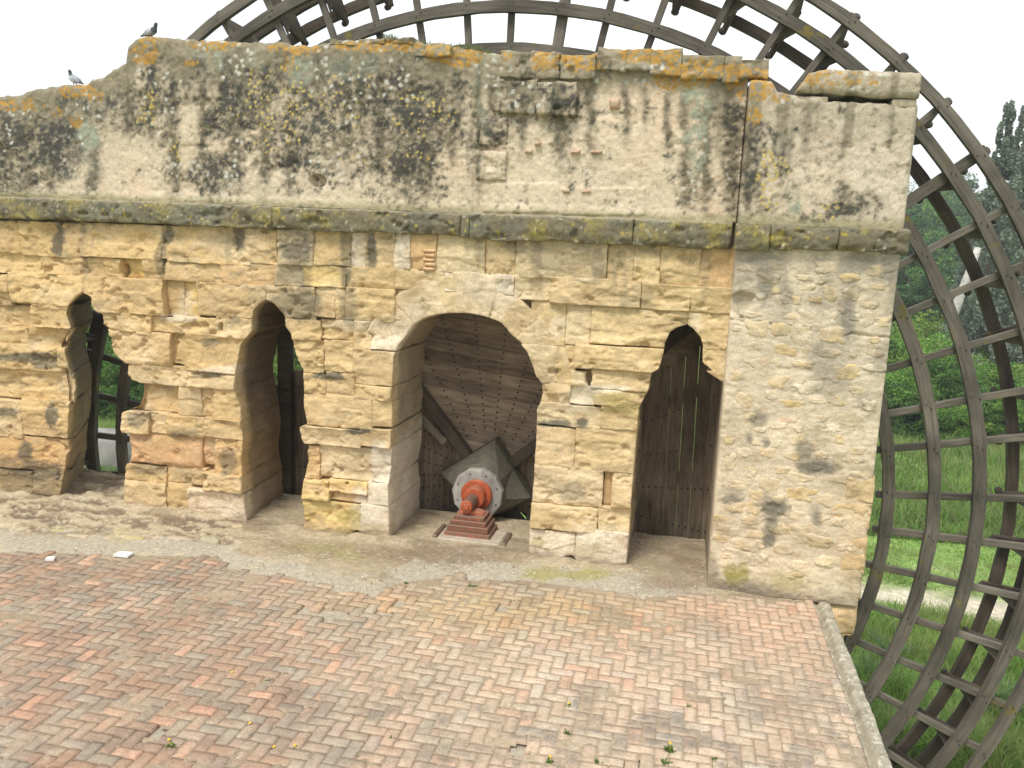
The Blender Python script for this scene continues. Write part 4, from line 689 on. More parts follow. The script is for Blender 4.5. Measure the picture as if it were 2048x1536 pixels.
# bricks
L, Wd = .252, .126
BP = [(.40, .275, .195, 5), (.425, .30, .21, 5), (.43, .325, .235, 4), (.43, .35, .26, 3), (.42, .22, .14, 1.1), (.44, .24, .155, .8), (.39, .36, .285, .9), (.36, .30, .24, 2.), (.41, .295, .24, 1.5)]
bw = np.array([b[3] for b in BP]); bw = bw/bw.sum()
def brick_geo(cx, cy, horiz, seed, cut=0.):
    r = np.random.default_rng(seed); lx, ly = (L-.007, Wd-.007) if horiz else (Wd-.007, L-.007); nx, ny = (6, 3) if horiz else (3, 6)
    lx -= cut
    a = np.linspace(-.5, .5, nx+1)*lx; b = np.linspace(-.5, .5, ny+1)*ly; A, B = np.meshgrid(a, b); rot = r.normal(0, .012); dz = r.normal(0, .0026)+.006*vn(cx*1.1, cy*1.1, 0, 7)
    ch = .0035*r.random(A.shape); e = (np.abs(A) > lx*.49) | (np.abs(B) > ly*.49); A2 = A*(1-e*ch/lx*2.2); B2 = B*(1-e*ch/ly*2.2)
    cn = (np.abs(A) > lx*.49) & (np.abs(B) > ly*.49)
    Zt = dz+A*r.normal(0, .012)+B*r.normal(0, .012)-e*.0025-cn*.004*r.random(A.shape)-e*(r.random(A.shape) > .93)*.012
    X = cx+A2*math.cos(rot)-B2*math.sin(rot)+r.normal(0, .0016); Y = cy+A2*math.sin(rot)+B2*math.cos(rot)+r.normal(0, .0016)
    V = np.stack([X, Y, Zt], -1).reshape(-1, 3); idx = np.arange(A.size).reshape(A.shape); F = np.stack([idx[:-1, :-1], idx[:-1, 1:], idx[1:, 1:], idx[1:, :-1]], -1).reshape(-1, 4)
    lp = np.concatenate([idx[0, :-1], idx[:-1, -1], idx[-1, :0:-1], idx[:0:-1, 0]]); P = V[lp].copy(); P[:, 2] = -.05; n0 = len(V); q = np.arange(len(lp)); qn = np.roll(q, -1)
    F = np.concatenate([F, np.stack([lp[qn], lp, n0+q, n0+qn], -1)]); V = np.concatenate([V, P])
    px, py = proj(cx, cy, 0.); px, py = float(px), float(py)
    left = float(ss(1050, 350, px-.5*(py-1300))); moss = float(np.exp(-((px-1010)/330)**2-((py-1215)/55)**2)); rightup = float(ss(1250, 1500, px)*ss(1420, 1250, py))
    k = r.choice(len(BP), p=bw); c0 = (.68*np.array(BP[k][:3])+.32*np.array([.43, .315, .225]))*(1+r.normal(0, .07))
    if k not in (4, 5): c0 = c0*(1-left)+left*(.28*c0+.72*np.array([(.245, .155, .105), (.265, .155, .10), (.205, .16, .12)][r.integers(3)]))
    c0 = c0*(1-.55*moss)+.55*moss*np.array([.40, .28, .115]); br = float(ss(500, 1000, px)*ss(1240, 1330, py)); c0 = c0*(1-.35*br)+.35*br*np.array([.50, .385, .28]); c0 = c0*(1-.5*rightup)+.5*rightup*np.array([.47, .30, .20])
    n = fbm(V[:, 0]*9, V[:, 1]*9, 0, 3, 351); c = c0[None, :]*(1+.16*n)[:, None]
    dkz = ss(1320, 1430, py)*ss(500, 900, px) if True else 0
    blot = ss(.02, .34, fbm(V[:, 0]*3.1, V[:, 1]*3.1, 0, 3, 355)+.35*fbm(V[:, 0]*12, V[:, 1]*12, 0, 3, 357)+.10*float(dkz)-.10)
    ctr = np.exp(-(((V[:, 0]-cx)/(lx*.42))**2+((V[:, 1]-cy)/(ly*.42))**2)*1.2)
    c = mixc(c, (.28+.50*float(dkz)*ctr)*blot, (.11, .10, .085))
    gre = ss(.15, .45, fbm(V[:, 0]*1.3, V[:, 1]*1.3, 3, 4, 361)); c = mixc(c, .38*gre, (.31, .275, .215)); c = mixc(c, .5*ss(.1, .5, fbm(V[:, 0]*2.1+9, V[:, 1]*2.1, 1, 4, 367)), (.36, .27, .19))
    drt = ss(.25, .5, fbm(V[:, 0]*6, V[:, 1]*6, 8, 4, 363)); c = mixc(c, .4*drt, (.40, .33, .235))
    edge_m = np.zeros(len(V)); edge_m[n0:] = 1; c = mixc(c, .6*edge_m, c0*.8+np.array([.08, .02, 0])); c = c*np.array([[1.09, 1.12, 1.13]])
    return V, F, c
cand = []
for i in range(-112, 24):
    for j in range(20, 90):
        t = (i-j) % 4
        if t == 0: cx, cy, hz = (i+1)*Wd+.02, (j+.5)*Wd, True
        elif t == 3: cx, cy, hz = (i+.5)*Wd+.02, (j+1)*Wd, False
        else: continue
        hw = L/2 if hz else Wd/2
        cut = max(0., cx+hw-1.889)
        if cx-hw > 1.85 or cx < -13.6: continue
        cx -= cut/2
        px, py = proj(cx, cy, 0.); px, py = float(px), float(py)
        if py > 1900 or px < -620: continue
        isl = 612 < px < 688 and 1138 < py < 1172
        if py < np.interp(px, ex, ey)+3+5*vn(cx*7, cy*7) and not isl: continue
        if any(((px-a)/rx)**2+((py-b)/ry)**2 < 1 for a, b, rx, ry in HOLES): continue
        vis = 0 if (py > 1560 or px < -30) else 1
        size = 1/((cy-0)**2+CAMZ**2+cx*cx)
        cand.append((vis, size, cx, cy, hz, cut))
cand.sort(key=lambda q: (-q[0], -q[1]))
rest = []; nb = 0
for q in cand:
    V, F, c = brick_geo(q[2], q[3], q[4], int((q[2]+20)*1000+q[3]*77777), q[5])
    if q[0] and nb < 300:
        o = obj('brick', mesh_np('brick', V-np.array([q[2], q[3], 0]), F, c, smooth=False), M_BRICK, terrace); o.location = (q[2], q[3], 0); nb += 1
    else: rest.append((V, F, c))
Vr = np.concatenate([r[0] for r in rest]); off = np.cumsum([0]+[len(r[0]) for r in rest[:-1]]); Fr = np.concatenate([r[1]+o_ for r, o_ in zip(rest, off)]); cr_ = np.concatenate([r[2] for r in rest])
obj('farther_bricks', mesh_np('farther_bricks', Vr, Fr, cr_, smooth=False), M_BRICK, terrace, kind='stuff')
# joint sand and small debris
def joint_sand():
    xs = np.arange(-13.5, 1.88, .05); ys = np.arange(3.0, 11., .05); X, Y = np.meshgrid(xs, ys); px, py = proj(X, Y, np.zeros_like(X)); ok = py > np.interp(px, ex, ey)-2
    for a, b, rx, ry in HOLES: ok &= ((px-a)/(rx+6))**2+((py-b)/(ry+4))**2 > 1
    cell = ok[:-1, :-1] & ok[1:, :-1] & ok[:-1, 1:] & ok[1:, 1:]; idx = np.arange(X.size).reshape(X.shape); Z = -.0085+.004*fbm(X*9, Y*9, 0, 2, 3)
    V = np.stack([X, Y, Z], -1).reshape(-1, 3); F = np.stack([idx[:-1, :-1], idx[:-1, 1:], idx[1:, 1:], idx[1:, :-1]], -1)[cell]; n = fbm(X*1.5, Y*1.5, 0, 3, 9).ravel()
    c = np.array([.36, .285, .195])[None, :]*(1+.3*n)[:, None]; obj('joint_sand', mesh_np('joint_sand', V, F, c), M_DIRT, terrace, kind='stuff')
joint_sand()
def debris(n, region, size, cols, name):
    Vs, Fs, Cs = [], [], []; b = 0
    for _ in range(n):
        px, py = region(); x, y = [float(q) for q in onz(px, py, .0)]; r = size*random.uniform(.4, 1.3); z = .0+(.035 if py < np.interp(px, ex, ey) else 0.0)
        a = random.uniform(0, 6.28); k = 5; pts = [(x+r*math.cos(a+i*6.28/k)*random.uniform(.6, 1.1), y+r*math.sin(a+i*6.28/k)*random.uniform(.6, 1.1), z-.01) for i in range(k)]+[(x, y, z+r*random.uniform(.3, .7))]
        Vs += pts; Fs += [(b+i, b+(i+1) % k, b+k) for i in range(k)]; col = np.array(random.choice(cols))*random.uniform(.7, 1.2); Cs += [col]*(k+1); b += k+1
    obj(name, mesh_np(name, np.array(Vs), np.array(Fs), np.array(Cs), smooth=False), M_DIRT, None, kind='stuff', label='small chips and dry litter scattered on the terrace ledge')
debris(900, lambda: (random.uniform(0, 1420), None), .012, [(.6, .55, .45), (.5, .42, .3), (.25, .17, .1), (.3, .22, .13), (.62, .6, .55)], 'litter') if False else None
def reg():
    x = random.uniform(0, 1480); e = float(np.interp(x, ex, ey)); return (x, e-abs(random.gauss(0, 34))) if random.random() < .8 else (random.uniform(0, 1700), random.uniform(1215, 1536))
debris(600, reg, .011, [(.58, .52, .42), (.5, .42, .3), (.22, .15, .09), (.28, .2, .12), (.20, .13, .08), (.66, .64, .6)], 'litter')
# rocks breaking through the dirt at the left
def rock(name, px, py, rx, ry, h, col, parent=None, seed=1, z=.02, **props):
    x, y = [float(q) for q in onz(px, py, z)]; n, m = 16, 6; a = np.linspace(0, 2*math.pi, n, endpoint=False); s = np.array([1.05, 1., .88, .62, .3, 0.]); hz = np.array([-.06, .35*h, .8*h, h, h*1.02, h])
    k = 1+.35*vn(np.cos(a)*1.3+seed, np.sin(a)*1.3, 0, 5)+.2*vn(np.cos(a)*4+seed, np.sin(a)*4, 0, 6); X = x+rx*(k*np.cos(a))[None]*s[:, None]; Y = y+ry*(k*np.sin(a))[None]*s[:, None]; Z = z+hz[:, None]+.25*h*fbm(X*12, Y*12, seed, 3, 8)
    V = np.stack([X, Y, Z], -1).reshape(-1, 3); idx = np.arange(n*m).reshape(m, n); F = np.stack([idx[:-1], np.roll(idx[:-1], -1, 1), np.roll(idx[1:], -1, 1), idx[1:]], -1).reshape(-1, 4)
    c = np.array(col)[None]*(1+.3*fbm(V[:, 0]*9, V[:, 1]*9, V[:, 2]*9, 3, 4))[:, None]; return obj(name, mesh_np(name, V, F, c), M_STONE, parent, **props)
for k, (x, y, a, b, h, col) in enumerate([(420, 1083, .16, .09, .05, (.40, .35, .24)), (270, 1078, .12, .06, .03, (.44, .38, .2)), (70, 1050, .2, .1, .03, (.46, .38, .24)), (110, 1062, .22, .06, .03, (.48, .40, .22)), (50, 1062, .16, .06, .025, (.5, .42, .28)), (190, 1052, .18, .08, .03, (.46, .38, .26)), (330, 1068, .14, .07, .025, (.45, .38, .27)), (360, 1078, .2, .07, .03, (.42, .35, .25)), (160, 1073, .18, .06, .025, (.46, .39, .26)), (474, 1058, .10, .08, .05, (.5, .4, .24)), (230, 1040, .16, .07, .03, (.47, .38, .25)), (20, 1042, .2, .08, .03, (.4, .33, .22)), (520, 1085, .1, .05, .02, (.45, .38, .28)), (290, 1058, .12, .05, .025, (.5, .42, .3)), (120, 1040, .14, .05, .02, (.5, .42, .3)), (410, 1062, .1, .05, .02, (.48, .4, .3))]):
    rock('ledge_rock', x, y, a, b, h, col, terrace, k*3+1)
# kerb along the open edge, with a mortared groove
kerb = empty('kerb', (0, 0, 0), kind='structure', label='rough grey stone kerb along the open right edge of the terrace')
yk = [10.66, 9.35, 8.62, 8.05, 7.1, 6.1, 5.0, 3.6, 2.5]
for i in range(len(yk)-1):
    y1, y0 = yk[i]-.006, yk[i+1]+.006; ny = int((y1-y0)/.02); nx = 12; Yl = np.linspace(y0, y1, ny+1); t = np.linspace(0, 1, nx+1); TT, YY = np.meshgrid(t, Yl); jx = .012*fbm(YY*3, i, 0, 3, 9)
    XX = 1.885+.20*TT+jx*ss(.6, 1, TT); d = np.minimum(np.minimum(YY-y0, y1-YY), (1-TT)*.20)
    ZZ = .005+.035*ss(.12, .45, TT)+.018*fbm(XX*6, YY*4, 0, 4, 401)+.008*fbm(XX*24, YY*24, 0, 3, 403)-.03*np.exp(-(d/.025))-.035*np.exp(-((TT-.22)/.10)**2)
    V = np.stack([XX, YY, ZZ], -1).reshape(-1, 3); idx = np.arange(XX.size).reshape(XX.shape); F = np.stack([idx[:-1, :-1], idx[:-1, 1:], idx[1:, 1:], idx[1:, :-1]], -1).reshape(-1, 4)
    lp = np.concatenate([idx[0, :-1], idx[:-1, -1], idx[-1, :0:-1], idx[:0:-1, 0]]); P = V[lp].copy(); P[:, 2] = -.16; n0 = len(V); q = np.arange(len(lp)); qn = np.roll(q, -1); F = np.concatenate([F, np.stack([lp[qn], lp, n0+q, n0+qn], -1)]); V = np.concatenate([V, P])
    n2 = fbm(V[:, 0]*7, V[:, 1]*7, 0, 4, 411); n3 = fbm(V[:, 0]*28, V[:, 1]*28, 0, 3, 413); c = np.array([.36, .325, .245])[None]*(1+.25*n2+.25*n3)[:, None]
    c = mixc(c, .7*ss(.05, .4, n2+.4*n3), (.21, .185, .135)); c = mixc(c, .8*ss(.25, .42, n3-.2*n2), (.56, .52, .42)); c = mixc(c, .6*np.exp(-((V[:, 0]-1.93)/.018)**2), (.28, .24, .16))
    obj('kerb_stone', mesh_np('kerb_stone', V, F, c), M_STONE, kerb)
# ------------------------------------------------------------------ waterwheel
WX, WZ, WF, WR = -3.0, .49, 12.75, 13.36
QC, QD, RACK = 8.05, 8.42, -.0123
R0, R1, R2, RC, RD = 6.155, 6.78, 7.378, 8.22, 8.628
wheel = empty('waterwheel', (WX, WF, WZ), label='huge weathered timber waterwheel standing behind the stone wall', category='waterwheel')
def hoop(r, y0, y1, wr, mat, seed):
    """one felloe ring, built of 32 slightly uneven straight timbers; local frame = wheel centre"""
    rr = np.random.default_rng(seed); rings = []; n = 128
    for i in range(n):
        a = 2*math.pi*i/n; dr = rr.normal(0, .006) if i % 4 == 0 else -.004; wj = wr*(1+rr.normal(0, .04)); c, s = math.cos(a), math.sin(a)
        if i % 4 == 0: hold = rr.normal(0, .005)
        rings.append([((r+dr-wj/2)*c, y0+hold, (r+dr-wj/2)*s), ((r+dr+wj/2)*c, y0+hold, (r+dr+wj/2)*s), ((r+dr+wj/2)*c, y1+hold, (r+dr+wj/2)*s), ((r+dr-wj/2)*c, y1+hold, (r+dr-wj/2)*s)])
    mb = MB(); rings.append(rings[0]); mb.loft(rings, False); return obj('hoop', mb.mesh('hoop'), mat, wheel)
Yf = 0.; Yr = WR-WF
for r, wr in ((R0, .165), (R1, .168), (R2, .168), (RC, .160), (RD, .150)): hoop(r, Yf-.10, Yf, wr, M_HOOP, int(r*100))
for r, wr in ((QC, .155), (QD, .145)): hoop(r, Yr, Yr+.10, wr, M_HOOPD, int(r*100)+1)
PH = math.radians(-1.02); NS = 64
def rad_obj(name, mesh, a, mat, parent=wheel):
    o = obj(name, mesh, mat, parent); o.rotation_euler = (0, -a, 0); return o
mb = MB(); mb.box(R0-.16, RD+.13, .004, .084, -.050, .050); SL = mb.mesh('slat', .008)
mb = MB(); mb.box(R0-.16, RD+.13, .004, .084, -.08, .08); SLW = mb.mesh('slat_wide', .008)
mb = MB(); mb.box(QC-.22, QD+.13, Yr-.09, Yr-.004, -.045, .045); SLR = mb.mesh('rear_slat', .008)
def paddle_mesh():
    P = [(RC-.06, .092, 0), (RD+.08, .092, 0), (QD+.08, Yr-.095, RACK*8.4), (QC-.24, Yr-.095, RACK*8.)]; mb = MB(); v = [(r, y, z+t) for z in (-.028, .010) for r, y, t in P]
    mb.add(v, [(0, 3, 2, 1), (4, 5, 6, 7), (0, 1, 5, 4), (1, 2, 6, 5), (2, 3, 7, 6), (3, 0, 4, 7)])
    return mb.mesh('paddle', .006)
PAD = paddle_mesh()
mb = MB(); mb.add([(r, y, t) for y in (.10, .135) for r, t in ((RC-.34, -.05), (RC+.05, -.05), (RC-.02, -.25))], [(0, 2, 1), (3, 4, 5), (0, 1, 4, 3), (1, 2, 5, 4), (2, 0, 3, 5)]); GUS = mb.mesh('gusset', .004)
mb = MB(); mb.box(RC-.02, RD+.06, .10, Yr-.1, .030, .075); FLO = mb.mesh('batten', .006)
for i in range(NS):
    a = PH+2*math.pi*i/NS; jit = random.gauss(0, .004)
    rad_obj('slat', SLW if i % 16 in (7, 15, 3) and i in (15, 59, 7) else SL, a+jit, M_WHEEL)
    rad_obj('rear_slat', SLR, a+jit+RACK+random.gauss(0, .003), M_WHEELD)
    rad_obj('paddle', PAD, a+jit, M_WHEELD)
    rad_obj('gusset', GUS, a+jit, M_WHEEL)
# bolts where hoops cross slats, and the carved ends of the slats
mb = MB(); mk = MB()
for i in range(NS):
    a = PH+2*math.pi*i/NS
    for r in (R0, R1, R2, RC, RD):
        for da, dr in ((-.032+random.gauss(0, .008), .03+random.gauss(0, .012)), (.032+random.gauss(0, .008), -.03+random.gauss(0, .012))):
            c, s = math.cos(a), math.sin(a); x, z = (r+dr)*c-da*s, (r+dr)*s+da*c; mb.add([(x+.009*math.cos(k*1.0472), -.113, z+.009*math.sin(k*1.0472)) for k in range(6)]+[(x+.011*math.cos(k*1.0472), -.098, z+.011*math.sin(k*1.0472)) for k in range(6)], [(0, 1, 2, 3, 4, 5)]+[(k, 6+k, 6+(k+1) % 6, (k+1) % 6) for k in range(6)])
    for y, rr_, da_ in ((.05, RD+.12, 0), (Yr-.05, QC-.22, RACK), (Yr-.05, QD+.11, RACK)):
        c, s = math.cos(a+da_), math.sin(a+da_); ring = []
        for q, rad in ((-.06, .015), (-.045, .042), (.0, .055), (.045, .042), (.06, .015)): ring.append([(rr_*c-q*s+rad*math.cos(k*1.0472)*c, y+rad*math.sin(k*1.0472), rr_*s+q*c+rad*math.cos(k*1.0472)*s) for k in range(6)])
        mk.loft(ring)
obj('bolts', mb.mesh('bolts'), M_IRON, wheel, kind='stuff'); obj('rope_lashings', mk.mesh('rope_lashings', smooth=True), M_WHEEL, wheel, kind='stuff')
# boarded disc: four fields of boards laid square to their own bisector
def field(mid, half, rin, rout, pitch, y, umax=9., halfl=None):
    """boards across the wedge mid +- half (deg); local frame of the wheel, turned to mid"""
    n = int((rout-rin)/pitch)
    for k in range(n):
        u0 = rin+k*pitch; u1 = u0+pitch-random.uniform(-.0005, .003); um = (u0+u1)/2; hw = um*math.tan(math.radians(half))-.02; hw = min(hw, math.sqrt(max(.01, rout*rout-um*um))) if um < rout*.995 else .2
        if hw < .08 or um > umax: continue
        hl = hw
        if halfl and um > 1.75: hl = min(um*math.tan(math.radians(halfl)), math.sqrt(max(.01, rout*rout-um*um)))
        mb = MB(); yy = y+random.uniform(-.012, .012); mb.box(-hl, hw, yy, yy+.045, u0, u1); o = obj('board', mb.mesh('board', .004), M_BOARD, wheel); o.rotation_euler = (0, -math.radians(mid-90)+random.gauss(0, .0010), 0)
BY = .20
field(84, 47, .42, 4.6, .198, BY, 9., 69); field(1, 47, .42, 5.2, .205, BY+.065, 3.62); field(180, 48, .42, 3.86, .2, BY+.065); field(268, 47, .42, 4.3, .2, BY)
mb = MB()
for mid, half, pitch, BY in ((84, 44, .198, .2), (1, 44, .205, .265), (180, 44, .2, .265)):
    for da in np.arange(-5, 6):
        th = math.radians(mid+da*11.3+2)
        if abs(da*11.3) > half-4: continue
        for k in range(19):
            for f_ in (.27, .74):
                u = .42+(k+f_)*pitch; r = u/math.cos(math.radians(da*11.3+2))
                if r > 4.2 or r < .8: continue
                x, z = r*math.cos(th), r*math.sin(th); mb.add([(x+.014*math.cos(q*1.257), BY-.022, z+.014*math.sin(q*1.257)) for q in range(5)]+[(x+.016*math.cos(q*1.257), BY-.004, z+.016*math.sin(q*1.257)) for q in range(5)], [(0, 1, 2, 3, 4)]+[(q, 5+q, 5+(q+1) % 5, (q+1) % 5) for q in range(5)])
mb2 = MB(); mb2.box(-.12, .12, .02, .16, -1.6, 2.6); o = obj('brace', mb2.mesh('brace', .01), M_WHEELD, wheel); o.location = (-3.63, 0, 0)
obj('nails', mb.mesh('nails'), M_IRON, wheel, kind='stuff')
# spokes behind the boards and diagonal braces in front of them
mb = MB(); mb.box(.5, R0-.35, .33, .46, -.09, .09); SPK = mb.mesh('spoke', .01)
for k in range(16): rad_obj('spoke', SPK, math.radians(5.6+22.5*k), M_WHEELD)
mb = MB(); mb.box(.55, 4.4, -.02, .17, -.085, .085); BRA = mb.mesh('brace', .012); mb = MB(); mb.box(.95, 1.75, -.10, .0, -.06, .06); BRL = mb.mesh('brace_strut', .02)
for a in (130, 42, 222, 312): rad_obj('brace', BRA, math.radians(a), M_WHEELD)
M_STRUT = mat_wood('strut_timber', (.16, .125, .085), (.30, .25, .18), grain=(3, 20, 20))
for a in (138.5, 33.5, 218, 318): rad_obj('brace_strut', BRL, math.radians(a), M_STRUT)
# hub: diamond boss narrowing to an octagonal plate
def ringp(n, r, y, ph, k=1.): return [(r*k*math.cos(ph+2*math.pi*i/n), y, r*k*math.sin(ph+2*math.pi*i/n)) for i in range(n)]
ph = math.radians(-10); sq = []
for i in range(4):
    a = ph+i*math.pi/2; b = a+math.pi/2; sq.append((.78*math.cos(a), -.12, .78*math.sin(a))); sq.append((.39*(math.cos(a)+math.cos(b)), -.12, .39*(math.sin(a)+math.sin(b))))
oc = ringp(8, .40, -.55, ph); back = [(x, .18, z) for x, y, z in sq]
mb = MB(); mb.loft([oc, sq, back]); obj('hub', mb.mesh('hub'), M_HUB, wheel)
mb = MB(); mb.loft([ringp(11, .40, -.64, ph+.39), ringp(11, .415, -.622, ph+.39), ringp(11, .42, -.53, ph+.39)]); plate = obj('hub_plate', mb.mesh('hub_plate'), M_PALEWOOD, wheel)
mb = MB()
for k in range(8):
    for q in ringp(1, .34, -.655, ph+.39+k*math.pi/4+.15): mb.add([(q[0]+.011*math.cos(j*1.0472), -.652, q[2]+.011*math.sin(j*1.0472)) for j in range(6)]+[(q[0]+.012*math.cos(j*1.0472), -.63, q[2]+.012*math.sin(j*1.0472)) for j in range(6)], [(0, 1, 2, 3, 4, 5)]+[(j, 6+j, 6+(j+1) % 6, (j+1) % 6) for j in range(6)])
obj('plate_bolt', mb.mesh('plate_bolt'), M_IRON, plate, kind='stuff')
N = 40
def disc(name, segs, mat): 
    mb = MB(); mb.loft([ringp(N, r, y, 0) for r, y in segs]); m = mb.mesh(name); o = obj(name, m, mat, wheel); return o
disc('axle_flange', [(.10, -.705), (.232, -.705), (.248, -.692), (.248, -.64), (.2, -.638)], M_ORANGE)
disc('axle_boss', [(.09, -.875), (.155, -.875), (.168, -.862), (.168, -.835), (.156, -.83), (.156, -.82), (.172, -.815), (.172, -.70)], M_ORANGE)
disc('axle', [(.0, -1.24), (.078, -1.24), (.088, -1.23), (.088, -.9)], M_STEEL)
disc('axle_cap', [(.0, -1.335), (.045, -1.33), (.052, -1.31), (.082, -1.305), (.092, -1.29), (.092, -1.235), (.08, -1.23)], M_ORANGE)
# bearing pedestal on the sill
ped = empty('bearing_pedestal', (WX+.05, WF-1.12, 0), label='stepped red painted block carrying the orange wheel axle on the arch sill', category='bearing block')
def step(x0, x1, y0, y1, z0, z1, mat, name='step'):
    mb = MB(); mb.box(x0, x1, y0, y1, z0, z1); return obj(name, mb.mesh(name, .008), mat, ped)
step(-.35, .35, -.28, .26, .0, .12, M_RUST, 'base_block'); step(-.315, .315, -.26, .24, .12, .215, M_ORANGE); step(-.275, .275, -.22, .22, .215, .285, M_ORANGE); step(-.235, .235, -.18, .20, .285, .345, M_ORANGE)
mb = MB(); pts = []
for k in range(13):
    a = math.pi*k/12; pts.append((.2*math.cos(a), .345+.055*math.sin(a)))
mb.loft([[(x, -.08, z) for x, z in pts]+[(-.2, -.08, .34), (.2, -.08, .34)], [(x, .12, z) for x, z in pts]+[(-.2, .12, .34), (.2, .12, .34)]]); obj('bearing_seat', mb.mesh('bearing_seat', .006), M_RUST, ped)
frame = empty('sill_recess', (0, 0, 0), label='pair of iron edged slots in the sill either side of the red bearing block', category='sill frame')
for x, yA, yB in ((-3.42, 11.25, 11.78), (-2.36, 11.22, 11.72)):
    mb = MB(); mb.box(x-.03, x+.03, yA, yB, -.02, .075); obj('rail', mb.mesh('rail', .006), M_STEEL, frame)
mb = MB(); mb.box(-3.36, -2.42, 11.2, 11.8, -.04, .058); obj('bed_plate', mb.mesh('bed_plate', .01), mat_plain('sill_cement', (.42, .36, .27), .9, .2, 9), frame)
# ------------------------------------------------------------------ land beyond
GZ = -5.0
PATH = [(-40, 29.5), (-10, 26), (0, 24.2), (5, 23.9), (7.5, 23.5), (10, 23.9), (14, 24.5), (22, 25), (40, 27)]
def land(X, Y):
    z = GZ+.12*fbm(X*.25, Y*.25, 0, 3, 501)+.25*fbm(X*.06, Y*.06, 0, 3, 503)
    z += .05*np.clip(Y-52, 0, 1e9)+.10*np.clip(Y-120, 0, 160)
    z -= 3.2*ss(-14, -11, -np.abs(Y-13.2)*2.4-8)*0
    pit = ss(2.6, .8, np.abs(Y-13.0))*ss(15, 11, np.abs(X-WX)); return z-4.6*pit
def paint_land(X, Y, Z):
    n = fbm(X*.35, Y*.35, 0, 4, 511); n2 = fbm(X*1.4, Y*1.4, 0, 4, 513); c = np.array([.18, .28, .07])[None]*(1+.3*n+.25*n2)[:, None]
    py = np.interp(X, [p[0] for p in PATH], [p[1] for p in PATH]); m = ss(1.0, .35, np.abs(Y-py)+.9*n2+.5*n); c = mixc(c, .95*m, (.56, .49, .38))
    m2 = ss(.1, .4, n2+.4*n-.1)*ss(4.2, 1.2, np.abs(Y-py-.6)); c = mixc(c, .7*m2, (.42, .37, .24))
    m3 = ss(18.5, 16.2, Y)*ss(-.3, .2, n2)*ss(2, 5, X); c = mixc(c, .6*m3, (.33, .29, .19))
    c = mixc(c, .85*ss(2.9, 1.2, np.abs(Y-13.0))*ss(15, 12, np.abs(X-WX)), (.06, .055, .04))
    far = ss(90, 200, Y); c = mixc(c, .7*far*ss(-.2, .3, n), (.24, .21, .11)); return c
xs = np.concatenate([np.linspace(-400, -45, 40)[:-1], np.arange(-45, 45, .6), np.linspace(45, 420, 42)]); ys = np.concatenate([np.arange(8, 52, .45), np.linspace(52, 150, 70)[1:], np.linspace(150, 900, 40)[1:]])
ys = np.concatenate([[-60, -20, 0, 5], ys])
X, Y = np.meshgrid(xs, ys); Z = land(X, Y); V = np.stack([X, Y, Z], -1).reshape(-1, 3); idx = np.arange(X.size).reshape(X.shape); F = np.stack([idx[:-1, :-1], idx[:-1, 1:], idx[1:, 1:], idx[1:, :-1]], -1).reshape(-1, 4)
obj('ground', mesh_np('ground', V, F, paint_land(V[:, 0], V[:, 1], V[:, 2])), M_GROUND, None, kind='structure')
def hill():
    xs = np.linspace(-420, 520, 95); ys = np.linspace(250, 520, 28); X, Y = np.meshgrid(xs, ys); t = (Y-250)/270
    Z = -2+34*np.sin(np.clip(t, 0, .75)/.75*math.pi/2)+3*fbm(X*.01, Y*.01, 0, 3, 601)+1.2*fbm(X*.05, Y*.05, 0, 3, 602); V = np.stack([X, Y, Z], -1).reshape(-1, 3); idx = np.arange(X.size).reshape(X.shape); F = np.stack([idx[:-1, :-1], idx[:-1, 1:], idx[1:, 1:], idx[1:, :-1]], -1).reshape(-1, 4)
    n = fbm(V[:, 0]*.04, V[:, 1]*.04, 0, 4, 605); c = np.array([.10, .13, .05])[None]*(1+.4*n)[:, None]; c = mixc(c, .8*ss(20, 27, V[:, 2]+4*n), (.30, .27, .16)); obj('hill', mesh_np('hill', V, F, c), M_GROUND, None, kind='structure')
hill()
# grass
def blades(n, xr, yr, hr, wd, cols, dens, seed, name, label):
    r = np.random.default_rng(seed); X = r.uniform(*xr, n*3); Y = yr[0]+(yr[1]-yr[0])*r.random(n*3)**1.3; keep = dens(X, Y) > r.random(n*3); X, Y = X[keep][:n], Y[keep][:n]; n = len(X)
    cl = .55+.45*ss(-.35, .45, fbm(X*.8, Y*.8, 0, 3, seed)); h = r.uniform(*hr, n)*cl; a = r.uniform(0, 2*math.pi, n); ln = h*r.uniform(.15, .75, n); w0 = wd*r.uniform(.6, 1.4, n); Zb = land(X, Y)-.03
    dx, dy = np.cos(a), np.sin(a); ta = r.uniform(0, 6.28, n); sx, sy = np.cos(ta)*w0, np.sin(ta)*w0
    P = []
    for t, wv in ((0, 1.), (.5, .8), (1., .08)):
        cx, cy, cz = X+dx*ln*t**2, Y+dy*ln*t**2, Zb+h*(t-.18*t*t)
        P += [np.stack([cx-sx*wv, cy-sy*wv, cz], -1), np.stack([cx+sx*wv, cy+sy*wv, cz], -1)]
    V = np.stack(P, 1).reshape(-1, 3); b = np.arange(n)[:, None]*6; F = np.concatenate([b+np.array([[0, 1, 3, 2]]), b+np.array([[2, 3, 5, 4]])])
    k = r.integers(0, len(cols), n); c = np.array(cols)[k]*r.uniform(.7, 1.25, (n, 1))*(1+.3*fbm(X*.3, Y*.3, 0, 3, 5))[:, None]; pt = ss(.05, .35, fbm(X*.45, Y*.45, 7, 4, 8))[:, None]; c = c*(1-.45*pt)+.45*pt*np.array([[.34, .36, .13]]); c = np.repeat(c, 6, 0)
    obj(name, mesh_np(name, V, F, c, smooth=False), M_GRASS, None, kind='stuff', label=label)
GC = [(.17, .33, .055), (.22, .38, .07), (.27, .39, .10), (.14, .28, .05), (.36, .39, .17)]
